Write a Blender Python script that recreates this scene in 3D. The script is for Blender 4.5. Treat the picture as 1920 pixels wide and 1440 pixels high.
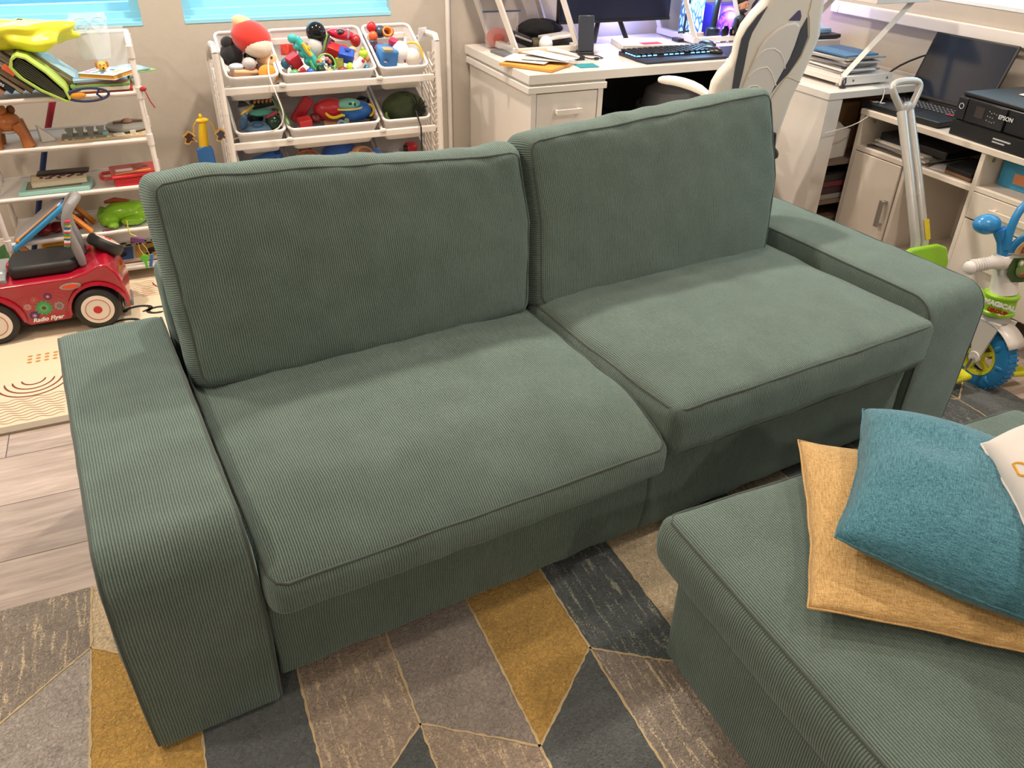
import bpy, bmesh, math, random
from mathutils import Vector, Matrix, Euler, noise
random.seed(7)
for o in list(bpy.data.objects): bpy.data.objects.remove(o)
S=bpy.context.scene; COL=S.collection; PI=math.pi
# ---------------------------------------------------------------- camera
CAMLOC=(0.23533514,-1.06104874,1.4153); YAW,PITCH,ROLL=math.radians(24.26476),math.radians(32.65859),math.radians(1.11727)
cd=bpy.data.cameras.new('camera'); cam=bpy.data.objects.new('camera',cd); COL.objects.link(cam)
cd.sensor_fit='HORIZONTAL'; cd.sensor_width=36; cd.lens=1481.26/1920*36; cd.clip_start=.02
fw=Vector((math.sin(YAW)*math.cos(PITCH),math.cos(YAW)*math.cos(PITCH),-math.sin(PITCH)))
rt=Vector((math.cos(YAW),-math.sin(YAW),0)); up=rt.cross(fw)
r2=rt*math.cos(ROLL)+up*math.sin(ROLL); u2=up*math.cos(ROLL)-rt*math.sin(ROLL)
cam.matrix_world=Matrix(((r2.x,u2.x,-fw.x,CAMLOC[0]),(r2.y,u2.y,-fw.y,CAMLOC[1]),(r2.z,u2.z,-fw.z,CAMLOC[2]),(0,0,0,1)))
S.camera=cam
# ---------------------------------------------------------------- world, lights, exposure
w=bpy.data.worlds.new('world'); S.world=w; w.use_nodes=True
bg=w.node_tree.nodes['Background']; wn=w.node_tree
_tc=wn.nodes.new('ShaderNodeTexCoord'); _sx=wn.nodes.new('ShaderNodeSeparateXYZ'); _r=wn.nodes.new('ShaderNodeMapRange'); _m=wn.nodes.new('ShaderNodeMix'); _m.data_type='RGBA'
wn.links.new(_tc.outputs['Generated'],_sx.inputs[0]); wn.links.new(_sx.outputs[2],_r.inputs[0]); _r.inputs[1].default_value=-.05; _r.inputs[2].default_value=.25; wn.links.new(_r.outputs[0],_m.inputs[0])
_m.inputs[6].default_value=(.15,.58,.88,1); _m.inputs[7].default_value=(1.5,2.9,3.7,1); wn.links.new(_m.outputs[2],bg.inputs[0]); bg.inputs[1].default_value=1.0   # bluish ground haze below the horizon, bright sky above
S.view_settings.view_transform='Standard'; S.view_settings.look='None'; S.view_settings.exposure=0.30; S.view_settings.gamma=1; S.view_settings.use_curve_mapping=False
X0,X1,Y0,Y1,ZC=-1.7,3.3,-3.4,2.7,2.5
LIGHTS=[(-.35,1.85,26),(1.15,1.95,35),(2.5,1.7,22),(-1.0,.25,17),(2.5,-.3,15),(-.6,-2.2,11),(1.3,-2.6,14),(.95,-.4,5)]
def area(name,loc,rot,sx,sy,power,color,shape='RECTANGLE',portal=False):
    l=bpy.data.lights.new(name,'AREA'); l.shape=shape; l.size=sx; l.size_y=sy; l.energy=power; l.color=color
    o=bpy.data.objects.new(name,l); COL.objects.link(o); o.location=loc; o.rotation_euler=rot
    if portal: l.cycles.is_portal=True
    return o
for i,(lx,ly,p) in enumerate(LIGHTS):
    area('downlight_lamp',(lx,ly,ZC-.02),(0,0,0),.13,.13,p,(1.0,.86,.71),'DISK')
WINS=[(-1.15,.27,.89,1.5),(.43,1.30,.89,1.5)]      # x0,x1,z0,z1 in back wall
WINR=(-.6,1.75,1.02,1.6)                        # y0,y1,z0,z1 in right wall
for a,b,c,d in WINS: area('window_portal',((a+b)/2,Y1+.14,(c+d)/2),(-PI/2,0,0),b-a,d-c,1,(1,1,1),portal=True)
area('window_portal',(X1+.14,(WINR[0]+WINR[1])/2,(WINR[2]+WINR[3])/2),(0,PI/2,0),WINR[3]-WINR[2],WINR[1]-WINR[0],1,(1,1,1),portal=True)
# ---------------------------------------------------------------- materials
def lin(h):
    if isinstance(h,str): h=[int(h[i:i+2],16)/255 for i in (0,2,4)]
    return tuple((c/12.92 if c<=.04045 else ((c+.055)/1.055)**2.4) for c in h)+(1,)
MC={}
def mt(h,rough=.5,metal=0,coat=0,trans=0,vary=.06,scale=30,bump=0,emit=0,alpha=1,sheen=0):
    k=(h,rough,metal,coat,trans,vary,scale,bump,emit,alpha,sheen)
    if k in MC: return MC[k]
    m=bpy.data.materials.new('m_'+str(h)); m.use_nodes=True; nt=m.node_tree; p=nt.nodes['Principled BSDF']
    c=lin(h); p.inputs['Roughness'].default_value=rough; p.inputs['Metallic'].default_value=metal
    p.inputs['Coat Weight'].default_value=coat; p.inputs['Transmission Weight'].default_value=trans; p.inputs['Alpha'].default_value=alpha
    if sheen: p.inputs['Sheen Weight'].default_value=sheen
    if trans: p.inputs['IOR'].default_value=1.45
    tc=nt.nodes.new('ShaderNodeTexCoord'); n=nt.nodes.new('ShaderNodeTexNoise'); n.inputs['Scale'].default_value=scale; n.inputs['Detail'].default_value=3
    nt.links.new(tc.outputs['Object'],n.inputs['Vector'])
    r=nt.nodes.new('ShaderNodeMix'); r.data_type='RGBA'
    r.inputs[6].default_value=tuple(min(1,x*(1-vary)) for x in c[:3])+(1,); r.inputs[7].default_value=tuple(min(1,x*(1+vary)) for x in c[:3])+(1,)
    nt.links.new(n.outputs['Fac'],r.inputs[0]); nt.links.new(r.outputs[2],p.inputs['Base Color'])
    if bump:
        b=nt.nodes.new('ShaderNodeBump'); b.inputs['Strength'].default_value=.6; b.inputs['Distance'].default_value=bump
        nt.links.new(n.outputs['Fac'],b.inputs['Height']); nt.links.new(b.outputs[0],p.inputs['Normal'])
    if emit: p.inputs['Emission Color'].default_value=c; p.inputs['Emission Strength'].default_value=emit
    MC[k]=m; return m
def nodes(name):
    m=bpy.data.materials.new(name); m.use_nodes=True; nt=m.node_tree; p=nt.nodes['Principled BSDF']
    def N(t,**kw):
        n=nt.nodes.new('ShaderNode'+t)
        for k,v in kw.items():
            if k[0]=='i': n.inputs[int(k[1:])].default_value=v
            else: setattr(n,k,v)
        return n
    return m,nt,p,N,nt.links.new
def math_(N,L,op,a,b=None):
    n=N('Math',operation=op)
    for i,v in enumerate((a,b)):
        if v is None: continue
        if isinstance(v,(int,float)): n.inputs[i].default_value=v
        else: L(v,n.inputs[i])
    return n.outputs[0]
def corduroy(name,dark,light,pitch=.005,bd=.0024):
    m,nt,p,N,L=nodes(name)
    uv=N('UVMap'); sx=N('SeparateXYZ'); L(uv.outputs[0],sx.inputs[0])
    tc=N('TexCoord')
    nz=N('TexNoise'); nz.inputs['Scale'].default_value=9; nz.inputs['Detail'].default_value=5; nz.inputs['Roughness'].default_value=.6; L(tc.outputs['Object'],nz.inputs[0])
    ng=N('TexNoise'); ng.inputs['Scale'].default_value=420; ng.inputs['Detail'].default_value=2; L(tc.outputs['Object'],ng.inputs[0])
    wob=math_(N,L,'MULTIPLY',math_(N,L,'SUBTRACT',nz.outputs['Fac'],.5),.003)
    u=math_(N,L,'ADD',sx.outputs[0],wob)
    s=math_(N,L,'ABSOLUTE',math_(N,L,'SINE',math_(N,L,'MULTIPLY',u,PI/pitch)))
    s=math_(N,L,'POWER',s,.62)
    h=math_(N,L,'ADD',s,math_(N,L,'MULTIPLY',ng.outputs['Fac'],.35))
    b=N('Bump'); b.inputs['Distance'].default_value=bd; b.inputs['Strength'].default_value=.9; L(h,b.inputs['Height']); L(b.outputs[0],p.inputs['Normal'])
    f=math_(N,L,'ADD',math_(N,L,'MULTIPLY',s,.72),math_(N,L,'ADD',math_(N,L,'MULTIPLY',math_(N,L,'SUBTRACT',nz.outputs['Fac'],.5),.42),math_(N,L,'MULTIPLY',math_(N,L,'SUBTRACT',ng.outputs['Fac'],.4),.5)))
    mx=N('Mix',data_type='RGBA'); mx.inputs[6].default_value=lin(dark); mx.inputs[7].default_value=lin(light); mx.clamp_factor=True
    L(f,mx.inputs[0]); L(mx.outputs[2],p.inputs['Base Color'])
    p.inputs['Roughness'].default_value=.9; p.inputs['Sheen Weight'].default_value=.55; p.inputs['Sheen Roughness'].default_value=.45; p.inputs['Sheen Tint'].default_value=(.62,.85,.85,1)
    p.inputs['Specular IOR Level'].default_value=.15
    return m
CORD=corduroy('green_corduroy','1b2222','798b82')
PIPE=mt('3e4944',.9,vary=.25,scale=300,sheen=.3)
def weave(name,a,b,scale=620,amt=.8):
    m,nt,p,N,L=nodes(name); tc=N('TexCoord')
    def nn(sx,sy,sz):
        mp=N('Mapping'); mp.inputs['Scale'].default_value=(sx,sy,sz); L(tc.outputs['Object'],mp.inputs[0])
        n=N('TexNoise'); n.inputs['Scale'].default_value=scale; n.inputs['Detail'].default_value=2; L(mp.outputs[0],n.inputs[0]); return n.outputs['Fac']
    f=math_(N,L,'ADD',math_(N,L,'MULTIPLY',nn(1,.08,1),.5),math_(N,L,'MULTIPLY',nn(.08,1,1),.5))
    r=N('MapRange'); r.inputs[1].default_value=.36; r.inputs[2].default_value=.64; L(f,r.inputs[0])
    mx=N('Mix',data_type='RGBA'); mx.inputs[6].default_value=lin(a); mx.inputs[7].default_value=lin(b); L(r.outputs[0],mx.inputs[0]); L(mx.outputs[2],p.inputs['Base Color'])
    bp=N('Bump'); bp.inputs['Distance'].default_value=.0012; bp.inputs['Strength'].default_value=amt; L(f,bp.inputs['Height']); L(bp.outputs[0],p.inputs['Normal'])
    p.inputs['Roughness'].default_value=.95; p.inputs['Sheen Weight'].default_value=.2; return m
def pile(name,a,b=None,streak=None):
    """rug pile: short curly bump; streak: cream flecks running along y"""
    m,nt,p,N,L=nodes(name); tc=N('TexCoord')
    n=N('TexNoise'); n.inputs['Scale'].default_value=135; n.inputs['Detail'].default_value=3; n.inputs['Distortion'].default_value=1.2; L(tc.outputs['Object'],n.inputs[0])
    n2=N('TexNoise'); n2.inputs['Scale'].default_value=14; n2.inputs['Detail'].default_value=3; L(tc.outputs['Object'],n2.inputs[0])
    c=lin(a); d=tuple(x*.58 for x in c[:3])+(1,); e=tuple(min(1,x*1.36) for x in c[:3])+(1,)
    f=math_(N,L,'ADD',math_(N,L,'MULTIPLY',n.outputs['Fac'],.75),math_(N,L,'MULTIPLY',n2.outputs['Fac'],.25))
    r=N('MapRange'); r.inputs[1].default_value=.3; r.inputs[2].default_value=.7; L(f,r.inputs[0])
    mx=N('Mix',data_type='RGBA'); mx.inputs[6].default_value=d; mx.inputs[7].default_value=e; L(r.outputs[0],mx.inputs[0]); out=mx.outputs[2]
    if streak:
        mp=N('Mapping'); mp.inputs['Scale'].default_value=(1,.13,1); L(tc.outputs['Object'],mp.inputs[0])
        s1=N('TexNoise'); s1.inputs['Scale'].default_value=85; s1.inputs['Detail'].default_value=5; s1.inputs['Roughness'].default_value=.7; L(mp.outputs[0],s1.inputs[0])
        s2=N('TexNoise'); s2.inputs['Scale'].default_value=240; s2.inputs['Detail'].default_value=2; L(tc.outputs['Object'],s2.inputs[0])
        t=math_(N,L,'ADD',math_(N,L,'MULTIPLY',s1.outputs['Fac'],.7),math_(N,L,'MULTIPLY',s2.outputs['Fac'],.3))
        rr=N('MapRange'); rr.inputs[1].default_value=.54; rr.inputs[2].default_value=.60; L(t,rr.inputs[0])
        m2=N('Mix',data_type='RGBA'); m2.inputs[7].default_value=lin(streak); L(out,m2.inputs[6]); L(rr.outputs[0],m2.inputs[0]); out=m2.outputs[2]
    L(out,p.inputs['Base Color'])
    bp=N('Bump'); bp.inputs['Distance'].default_value=.007; bp.inputs['Strength'].default_value=1; L(n.outputs['Fac'],bp.inputs['Height']); L(bp.outputs[0],p.inputs['Normal'])
    p.inputs['Roughness'].default_value=1; p.inputs['Sheen Weight'].default_value=.25; return m
def wood_floor():
    m,nt,p,N,L=nodes('oak_planks'); tc=N('TexCoord')
    mp=N('Mapping'); mp.inputs['Location'].default_value=(.35,-.006,0); L(tc.outputs['Object'],mp.inputs[0])
    br=N('TexBrick',offset=.37); br.inputs['Scale'].default_value=1; br.inputs['Mortar Size'].default_value=.0014; br.inputs['Brick Width'].default_value=1.5; br.inputs['Row Height'].default_value=.227; br.inputs['Mortar Smooth'].default_value=0
    br.inputs['Color1'].default_value=(0,0,0,1); br.inputs['Color2'].default_value=(1,1,1,1); br.inputs['Mortar'].default_value=(.5,.5,.5,1); L(mp.outputs[0],br.inputs[0])
    m3=N('Mapping'); m3.inputs['Scale'].default_value=(1,9,1); L(tc.outputs['Object'],m3.inputs[0])
    ad=N('VectorMath',operation='ADD'); L(m3.outputs[0],ad.inputs[0]); L(br.outputs['Color'],ad.inputs[1])
    g=N('TexNoise'); g.inputs['Scale'].default_value=4; g.inputs['Detail'].default_value=9; g.inputs['Roughness'].default_value=.68; g.inputs['Distortion'].default_value=.6; L(ad.outputs[0],g.inputs[0])
    r=N('MapRange'); r.inputs[1].default_value=.3; r.inputs[2].default_value=.72; L(g.outputs['Fac'],r.inputs[0])
    mx=N('Mix',data_type='RGBA'); mx.inputs[6].default_value=lin('9a887c'); mx.inputs[7].default_value=lin('cdbbb0'); L(r.outputs[0],mx.inputs[0])
    hs=N('HueSaturation'); L(mx.outputs[2],hs.inputs['Color']); L(math_(N,L,'ADD',math_(N,L,'MULTIPLY',br.outputs['Color'],.22),.86),hs.inputs['Value'])
    m4=N('Mix',data_type='RGBA'); L(br.outputs['Fac'],m4.inputs[0]); L(hs.outputs[0],m4.inputs[6]); m4.inputs[7].default_value=lin('5a463d'); L(m4.outputs[2],p.inputs['Base Color'])
    p.inputs['Roughness'].default_value=.42
    bp=N('Bump'); bp.inputs['Distance'].default_value=.0006; L(g.outputs['Fac'],bp.inputs['Height']); L(bp.outputs[0],p.inputs['Normal']); return m
def wall_mat(h):
    m=mt(h,.85,vary=.03,scale=55,bump=.0012); return m
# ---------------------------------------------------------------- mesh builder
class MB:
    def __init__(s): s.v=[]; s.f=[]; s.m=[]; s.k=0
    def add(s,vs,fs,M=None):
        b=len(s.v)
        for v in vs: s.v.append(tuple(M@Vector(v)) if M is not None else tuple(v))
        for f in fs: s.f.append([b+i for i in f]); s.m.append(s.k)
        return s
    def mat(s,k): s.k=k; return s
    def box(s,x0,x1,y0,y1,z0,z1,M=None):
        return s.add([(x0,y0,z0),(x1,y0,z0),(x1,y1,z0),(x0,y1,z0),(x0,y0,z1),(x1,y0,z1),(x1,y1,z1),(x0,y1,z1)],[(3,2,1,0),(4,5,6,7),(0,1,5,4),(1,2,6,5),(2,3,7,6),(3,0,4,7)],M)
    def bx(s,c,d,r=(0,0,0),M=None):
        T=Matrix.Translation(c)@Euler(r).to_matrix().to_4x4()
        if M is not None: T=M@T
        return s.box(-d[0]/2,d[0]/2,-d[1]/2,d[1]/2,-d[2]/2,d[2]/2,T)
    def tube(s,pts,r,n=8,closed=False,cap=True,M=None):
        pts=[Vector(p) for p in pts]; K=len(pts); rs=r if isinstance(r,(list,tuple)) else [r]*K
        vs=[];fs=[];prev=None
        for i,p in enumerate(pts):
            a=pts[(i-1)%K] if (closed or i>0) else p; b=pts[(i+1)%K] if (closed or i<K-1) else p
            t=(b-a); t=t.normalized() if t.length>1e-9 else Vector((0,0,1))
            if prev is None:
                q=Vector((0,0,1)) if abs(t.z)<.9 else Vector((1,0,0)); n1=t.cross(q).normalized()
            else:
                n1=prev-t*prev.dot(t); n1=n1.normalized() if n1.length>1e-6 else t.orthogonal().normalized()
            prev=n1; n2=t.cross(n1)
            for j in range(n):
                a_=2*PI*j/n; vs.append(p+(n1*math.cos(a_)+n2*math.sin(a_))*rs[i])
        for i in range(K if closed else K-1):
            i2=(i+1)%K
            for j in range(n): fs.append((i*n+j,i*n+(j+1)%n,i2*n+(j+1)%n,i2*n+j))
        if cap and not closed: fs.append(tuple(range(n))[::-1]); fs.append(tuple((K-1)*n+j for j in range(n)))
        return s.add(vs,fs,M)
    def cyl(s,p0,p1,r0,r1=None,n=20,M=None): return s.tube([p0,p1],[r0,r0 if r1 is None else r1],n,M=M)
    def sph(s,c,r,n=16,M=None,rot=None):
        if not isinstance(r,(list,tuple)): r=(r,r,r)
        vs=[];fs=[];R=Euler(rot).to_matrix() if rot else None
        h=n//2
        for i in range(h+1):
            th=PI*i/h
            for j in range(n):
                ph=2*PI*j/n; v=Vector((r[0]*math.sin(th)*math.cos(ph),r[1]*math.sin(th)*math.sin(ph),r[2]*math.cos(th)))
                if R: v=R@v
                vs.append(v+Vector(c))
        for i in range(h):
            for j in range(n):
                a,b,c2,d=i*n+j,(i+1)*n+j,(i+1)*n+(j+1)%n,i*n+(j+1)%n
                fs.append((a,b,c2) if i==h-1 else ((a,b,c2,d) if i else (a,b,c2)))
        return s.add(vs,fs,M)
    def lathe(s,prof,n=24,M=None):
        vs=[];fs=[];K=len(prof)
        for r,z in prof:
            for j in range(n): a=2*PI*j/n; vs.append((max(r,1e-5)*math.cos(a),max(r,1e-5)*math.sin(a),z))
        for i in range(K-1):
            for j in range(n): fs.append((i*n+j,i*n+(j+1)%n,(i+1)*n+(j+1)%n,(i+1)*n+j))
        return s.add(vs,fs,M)
    def prism(s,poly,h0,h1,M=None):
        K=len(poly); vs=[(x,y,h0) for x,y in poly]+[(x,y,h1) for x,y in poly]
        a=sum(poly[i][0]*poly[(i+1)%K][1]-poly[(i+1)%K][0]*poly[i][1] for i in range(K))
        fs=[tuple(range(K))[::-1],tuple(range(K,2*K))]+[(i,(i+1)%K,K+(i+1)%K,K+i) for i in range(K)]
        if a<0: fs=[f[::-1] for f in fs]
        return s.add(vs,fs,M)
    def go(s,name,mats,parent=None,bevel=0,seg=2,loc=None,rot=None,sub=0,ang=35,smooth=True,solid=0):
        me=bpy.data.meshes.new(name); me.from_pydata(s.v,[],s.f)
        if not isinstance(mats,(list,tuple)): mats=[mats]
        for m in mats: me.materials.append(m)
        me.polygons.foreach_set('material_index',s.m); me.update()
        if smooth:
            me.polygons.foreach_set('use_smooth',[True]*len(me.polygons)); me.set_sharp_from_angle(angle=math.radians(ang))
        o=bpy.data.objects.new(name,me); COL.objects.link(o)
        if parent: o.parent=parent
        if loc: o.location=loc
        if rot: o.rotation_euler=rot
        if solid: md=o.modifiers.new('s','SOLIDIFY'); md.thickness=solid; md.offset=0
        if bevel: md=o.modifiers.new('b','BEVEL'); md.width=bevel; md.segments=seg; md.limit_method='ANGLE'; md.angle_limit=math.radians(40)
        if sub: md=o.modifiers.new('u','SUBSURF'); md.levels=sub; md.render_levels=sub
        return o
def tag(o,label=None,cat=None,group=None,kind=None):
    if label: o['label']=label
    if cat: o['category']=cat
    if group: o['group']=group
    if kind: o['kind']=kind
    return o
def thing(name,label,cat,loc=(0,0,0),rz=0,group=None,rot=None):
    o=bpy.data.objects.new(name,None); COL.objects.link(o); o.empty_display_size=.05; o.location=loc; o.rotation_euler=rot or (0,0,rz); return tag(o,label,cat,group)
def struct(o): o['kind']='structure'; return o
def Rz(a,t=(0,0,0)): return Matrix.Translation(t)@Matrix.Rotation(a,4,'Z')
def TR(t,r=(0,0,0)): return Matrix.Translation(t)@Euler(r).to_matrix().to_4x4()
def text(s,size,mat,parent,loc,rot,name='lettering',ext=.0006,bold=0,sx=1,shear=0):
    c=bpy.data.curves.new(name,'FONT'); c.body=s; c.size=size; c.extrude=ext; c.align_x='CENTER'; c.align_y='CENTER'; c.offset=bold; c.shear=shear; c.resolution_u=3
    o=bpy.data.objects.new(name,c); COL.objects.link(o)
    dg=bpy.context.evaluated_depsgraph_get(); dg.update(); me=bpy.data.meshes.new_from_object(o.evaluated_get(dg)); bpy.data.objects.remove(o)
    me.materials.clear(); me.materials.append(mat); o=bpy.data.objects.new(name,me); COL.objects.link(o); o.parent=parent; o.location=loc; o.rotation_euler=rot; o.scale=(sx,1,1); return o
# soft rounded box with deform, rib UVs
def softbox(name,W,D,H,r,mat,parent,deform=None,n=(28,20,8),side='y',loc=(0,0,0),rot=(0,0,0),wr=.0015,pipes=(),pr=.0032,pmat=None):
    hx,hy,hz=W/2,D/2,H/2; bm=bmesh.new(); uvl=bm.loops.layers.uv.new('UVMap')
    def axis(h,k):  # denser near rounding
        t=[-h,-h+r*.12,-h+r*.3,-h+r*.55,-h+r]; m=[-h+r+(2*h-2*r)*i/k for i in range(1,k)]; return t+m+[-x for x in t[::-1]]
    ax=[axis(hx,n[0]),axis(hy,n[1]),axis(hz,n[2])]
    def rnd(p):
        c=Vector((max(-hx+r,min(hx-r,p.x)),max(-hy+r,min(hy-r,p.y)),max(-hz+r,min(hz-r,p.z)))); d=p-c
        if d.length<1e-9: return p.copy()
        m=max(abs(d.x),abs(d.y),abs(d.z)); return c+d.normalized()*m
    def fin(p):
        q=rnd(p)
        if deform: q=deform(q)
        if wr: q=q+Vector((0,0,1))*noise.noise(q*9+Vector(loc)*5)*wr+noise.noise_vector(q*16+Vector(loc)*7)*wr
        return q
    verts={}
    def V(p):
        k=(round(p[0],5),round(p[1],5),round(p[2],5))
        if k not in verts: verts[k]=bm.verts.new(fin(Vector(p)))
        return verts[k]
    for a in range(3):
        b,c=(a+1)%3,(a+2)%3
        for sgn in (-1,1):
            h=(hx,hy,hz)[a]*sgn
            for i in range(len(ax[b])-1):
                for j in range(len(ax[c])-1):
                    P=[]
                    for u,v in ((i,j),(i+1,j),(i+1,j+1),(i,j+1)):
                        p=[0,0,0]; p[a]=h; p[b]=ax[b][u]; p[c]=ax[c][v]; P.append(p)
                    if sgn<0: P=P[::-1]
                    try: f=bm.faces.new([V(p) for p in P])
                    except ValueError: continue
                    f.smooth=True
                    for l,p in zip(f.loops,P):
                        l[uvl].uv=((p[1] if side=='y' else p[2]),0) if a==0 else (p[0],0)
    me=bpy.data.meshes.new(name); bm.to_mesh(me); bm.free(); me.materials.append(mat)
    o=bpy.data.objects.new(name,me); COL.objects.link(o); o.parent=parent; o.location=loc; o.rotation_euler=rot
    for pl in pipes:   # loops around an axis: ('z',+1) ring on edge between top and sides
        axn,sg=pl; e=r*.30; pts=[]; K=46
        dims={'z':(hx,hy,hz),'y':(hx,hz,hy),'x':(hy,hz,hx)}[axn]; A,B,Cc=dims; A-=0; B-=0; rc=r
        def ring(t):
            # rounded rectangle perimeter
            L=[2*(A-rc),2*(B-rc)]; per=2*sum(L)+2*PI*rc; d=t*per
            segs=[('l',(-(A-rc),-B),(A-rc,-B)),('a',(A-rc,-(B-rc)),-PI/2),('l',(A,-(B-rc)),(A,B-rc)),('a',(A-rc,B-rc),0),('l',(A-rc,B),(-(A-rc),B)),('a',(-(A-rc),B-rc),PI/2),('l',(-A,B-rc),(-A,-(B-rc))),('a',(-(A-rc),-(B-rc)),PI)]
            for sgm in segs:
                ln=math.dist(sgm[1],sgm[2]) if sgm[0]=='l' else PI/2*rc
                if d<=ln:
                    if sgm[0]=='l': k=d/ln if ln else 0; return (sgm[1][0]+(sgm[2][0]-sgm[1][0])*k,sgm[1][1]+(sgm[2][1]-sgm[1][1])*k)
                    a_=sgm[2]+d/rc; return (sgm[1][0]+rc*math.cos(a_),sgm[1][1]+rc*math.sin(a_))
                d-=ln
            return segs[0][1]
        K=150
        for i in range(K):
            x,y=ring(i/K); x*=(A-e*.9)/A; y*=(B-e*.9)/B; zz=sg*(Cc-e)
            p=Vector({'z':(x,y,zz),'y':(x,zz,y),'x':(zz,x,y)}[axn]); 
            if deform: p=deform(p)
            p=p+Vector((0,0,1))*noise.noise(p*9+Vector(loc)*5)*wr
            pts.append(p)
        MB().tube(pts,pr,8,closed=True).go('piping',pmat or PIPE,o)
    return o
# ================================================================ room shell
WALL=wall_mat('b9b0a5'); WHITE=mt('e6dfd8',.35,vary=.02); WHITEP=mt('e2dcd8',.3,vary=.02,coat=.2)
struct(MB().box(X0-.2,X1+.2,Y0-.2,Y1+.2,-.1,0).go('floor',wood_floor(),smooth=False))
struct(MB().box(X0-.2,X1+.2,Y0-.2,Y1+.2,ZC,ZC+.1).go('ceiling',wall_mat('e9e4dc'),smooth=False))
struct(MB().box(X0-.2,X0,Y0,Y1,0,ZC).go('wall_left',WALL,smooth=False))
struct(MB().box(X0,X1,Y0-.2,Y0,0,ZC).go('wall_front',WALL,smooth=False))
b=MB(); xs=X0
for a,c,d,e in WINS:
    b.box(xs,a,Y1,Y1+.2,0,ZC); b.box(a,c,Y1,Y1+.2,0,d); b.box(a,c,Y1,Y1+.2,e,ZC); xs=c
b.box(xs,X1+.2,Y1,Y1+.2,0,ZC); struct(b.go('wall_back',WALL,smooth=False))
b=MB(); a,c,d,e=WINR
b.box(X1,X1+.2,Y0,a,0,ZC); b.box(X1,X1+.2,a,c,0,d); b.box(X1,X1+.2,a,c,e,ZC); b.box(X1,X1+.2,c,Y1,0,ZC); struct(b.go('wall_right',WALL,smooth=False))
GL,_nt,_p,_N,_L=nodes('thin_glass'); _tr=_N('BsdfTransparent'); _gl=_N('BsdfGlossy'); _gl.inputs['Roughness'].default_value=.02; _mx=_N('MixShader'); _mx.inputs[0].default_value=.05; _L(_tr.outputs[0],_mx.inputs[1]); _L(_gl.outputs[0],_mx.inputs[2]); _L(_mx.outputs[0],_nt.nodes['Material Output'].inputs[0])
def window(n,a,c,d,e,axis):
    w=bpy.data.objects.new('window_%d'%n,None); COL.objects.link(w); struct(w)
    f=MB(); o=.11
    def B(u0,u1,v0,v1,z0,z1):
        if axis=='y': f.box(u0,u1,Y1+v0,Y1+v1,z0,z1)
        else: f.box(X1+v0,X1+v1,u0,u1,z0,z1)
    B(a,c,-.002,.2,d-.001,d+.012); B(a,c,.03,.2,d+.012,d+.022)               # sill
    B(a-.004,a+.035,.06,.2,d+.004,e); B(c-.035,c+.004,.06,.2,d+.004,e); B(a,c,.06,.2,e-.035,e); B(a,c,.052,.2,d+.02,d+.045)
    B(a+.035,c-.035,.10,.15,d+.045,d+.075); 0
    f.go('window_frame',mt('93d6ee',.4,vary=.03) if axis=='y' else mt('dfe8ee',.4,vary=.02),w)  # back windows: blue daylight painted into the colour of white frames
    g=MB()
    if axis=='y': g.box(a+.03,c-.03,Y1+.12,Y1+.126,d+.03,e-.03)
    else: g.box(X1+.12,X1+.126,a+.03,c-.03,d+.03,e-.03)
    g.go('pane',GL,w)
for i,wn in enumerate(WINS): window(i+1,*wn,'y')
window(3,*WINR,'x')
struct(MB().box(X1-.022,X1,Y0,2.05,.905,.955).box(X1-.022,X1,2.05,2.1,.905,.955).go('trim_1',WHITEP,bevel=.004))
struct(MB().cyl((1.565,Y1-.012,0),(1.565,Y1-.012,ZC),.011).go('trim_2',WHITEP))
struct(MB().box(X0,1.5,Y1-.014,Y1,0,.09).box(1.6,X1,Y1-.014,Y1,0,.09).go('baseboard_back',WHITEP,bevel=.003))
struct(MB().box(X1-.014,X1,Y0,Y1-.014,0,.09).go('baseboard_right',WHITEP,bevel=.003))
for i,(lx,ly,p) in enumerate(LIGHTS):
    t=thing('ceiling_light','round recessed ceiling light with white trim ring','ceiling light',(lx,ly,ZC),0,'recessed ceiling lights')
    MB().lathe([(.085,0),(.085,-.006),(.072,-.010),(.068,-.004),(.068,0)],32).go('trim_ring',WHITEP,t)
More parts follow.
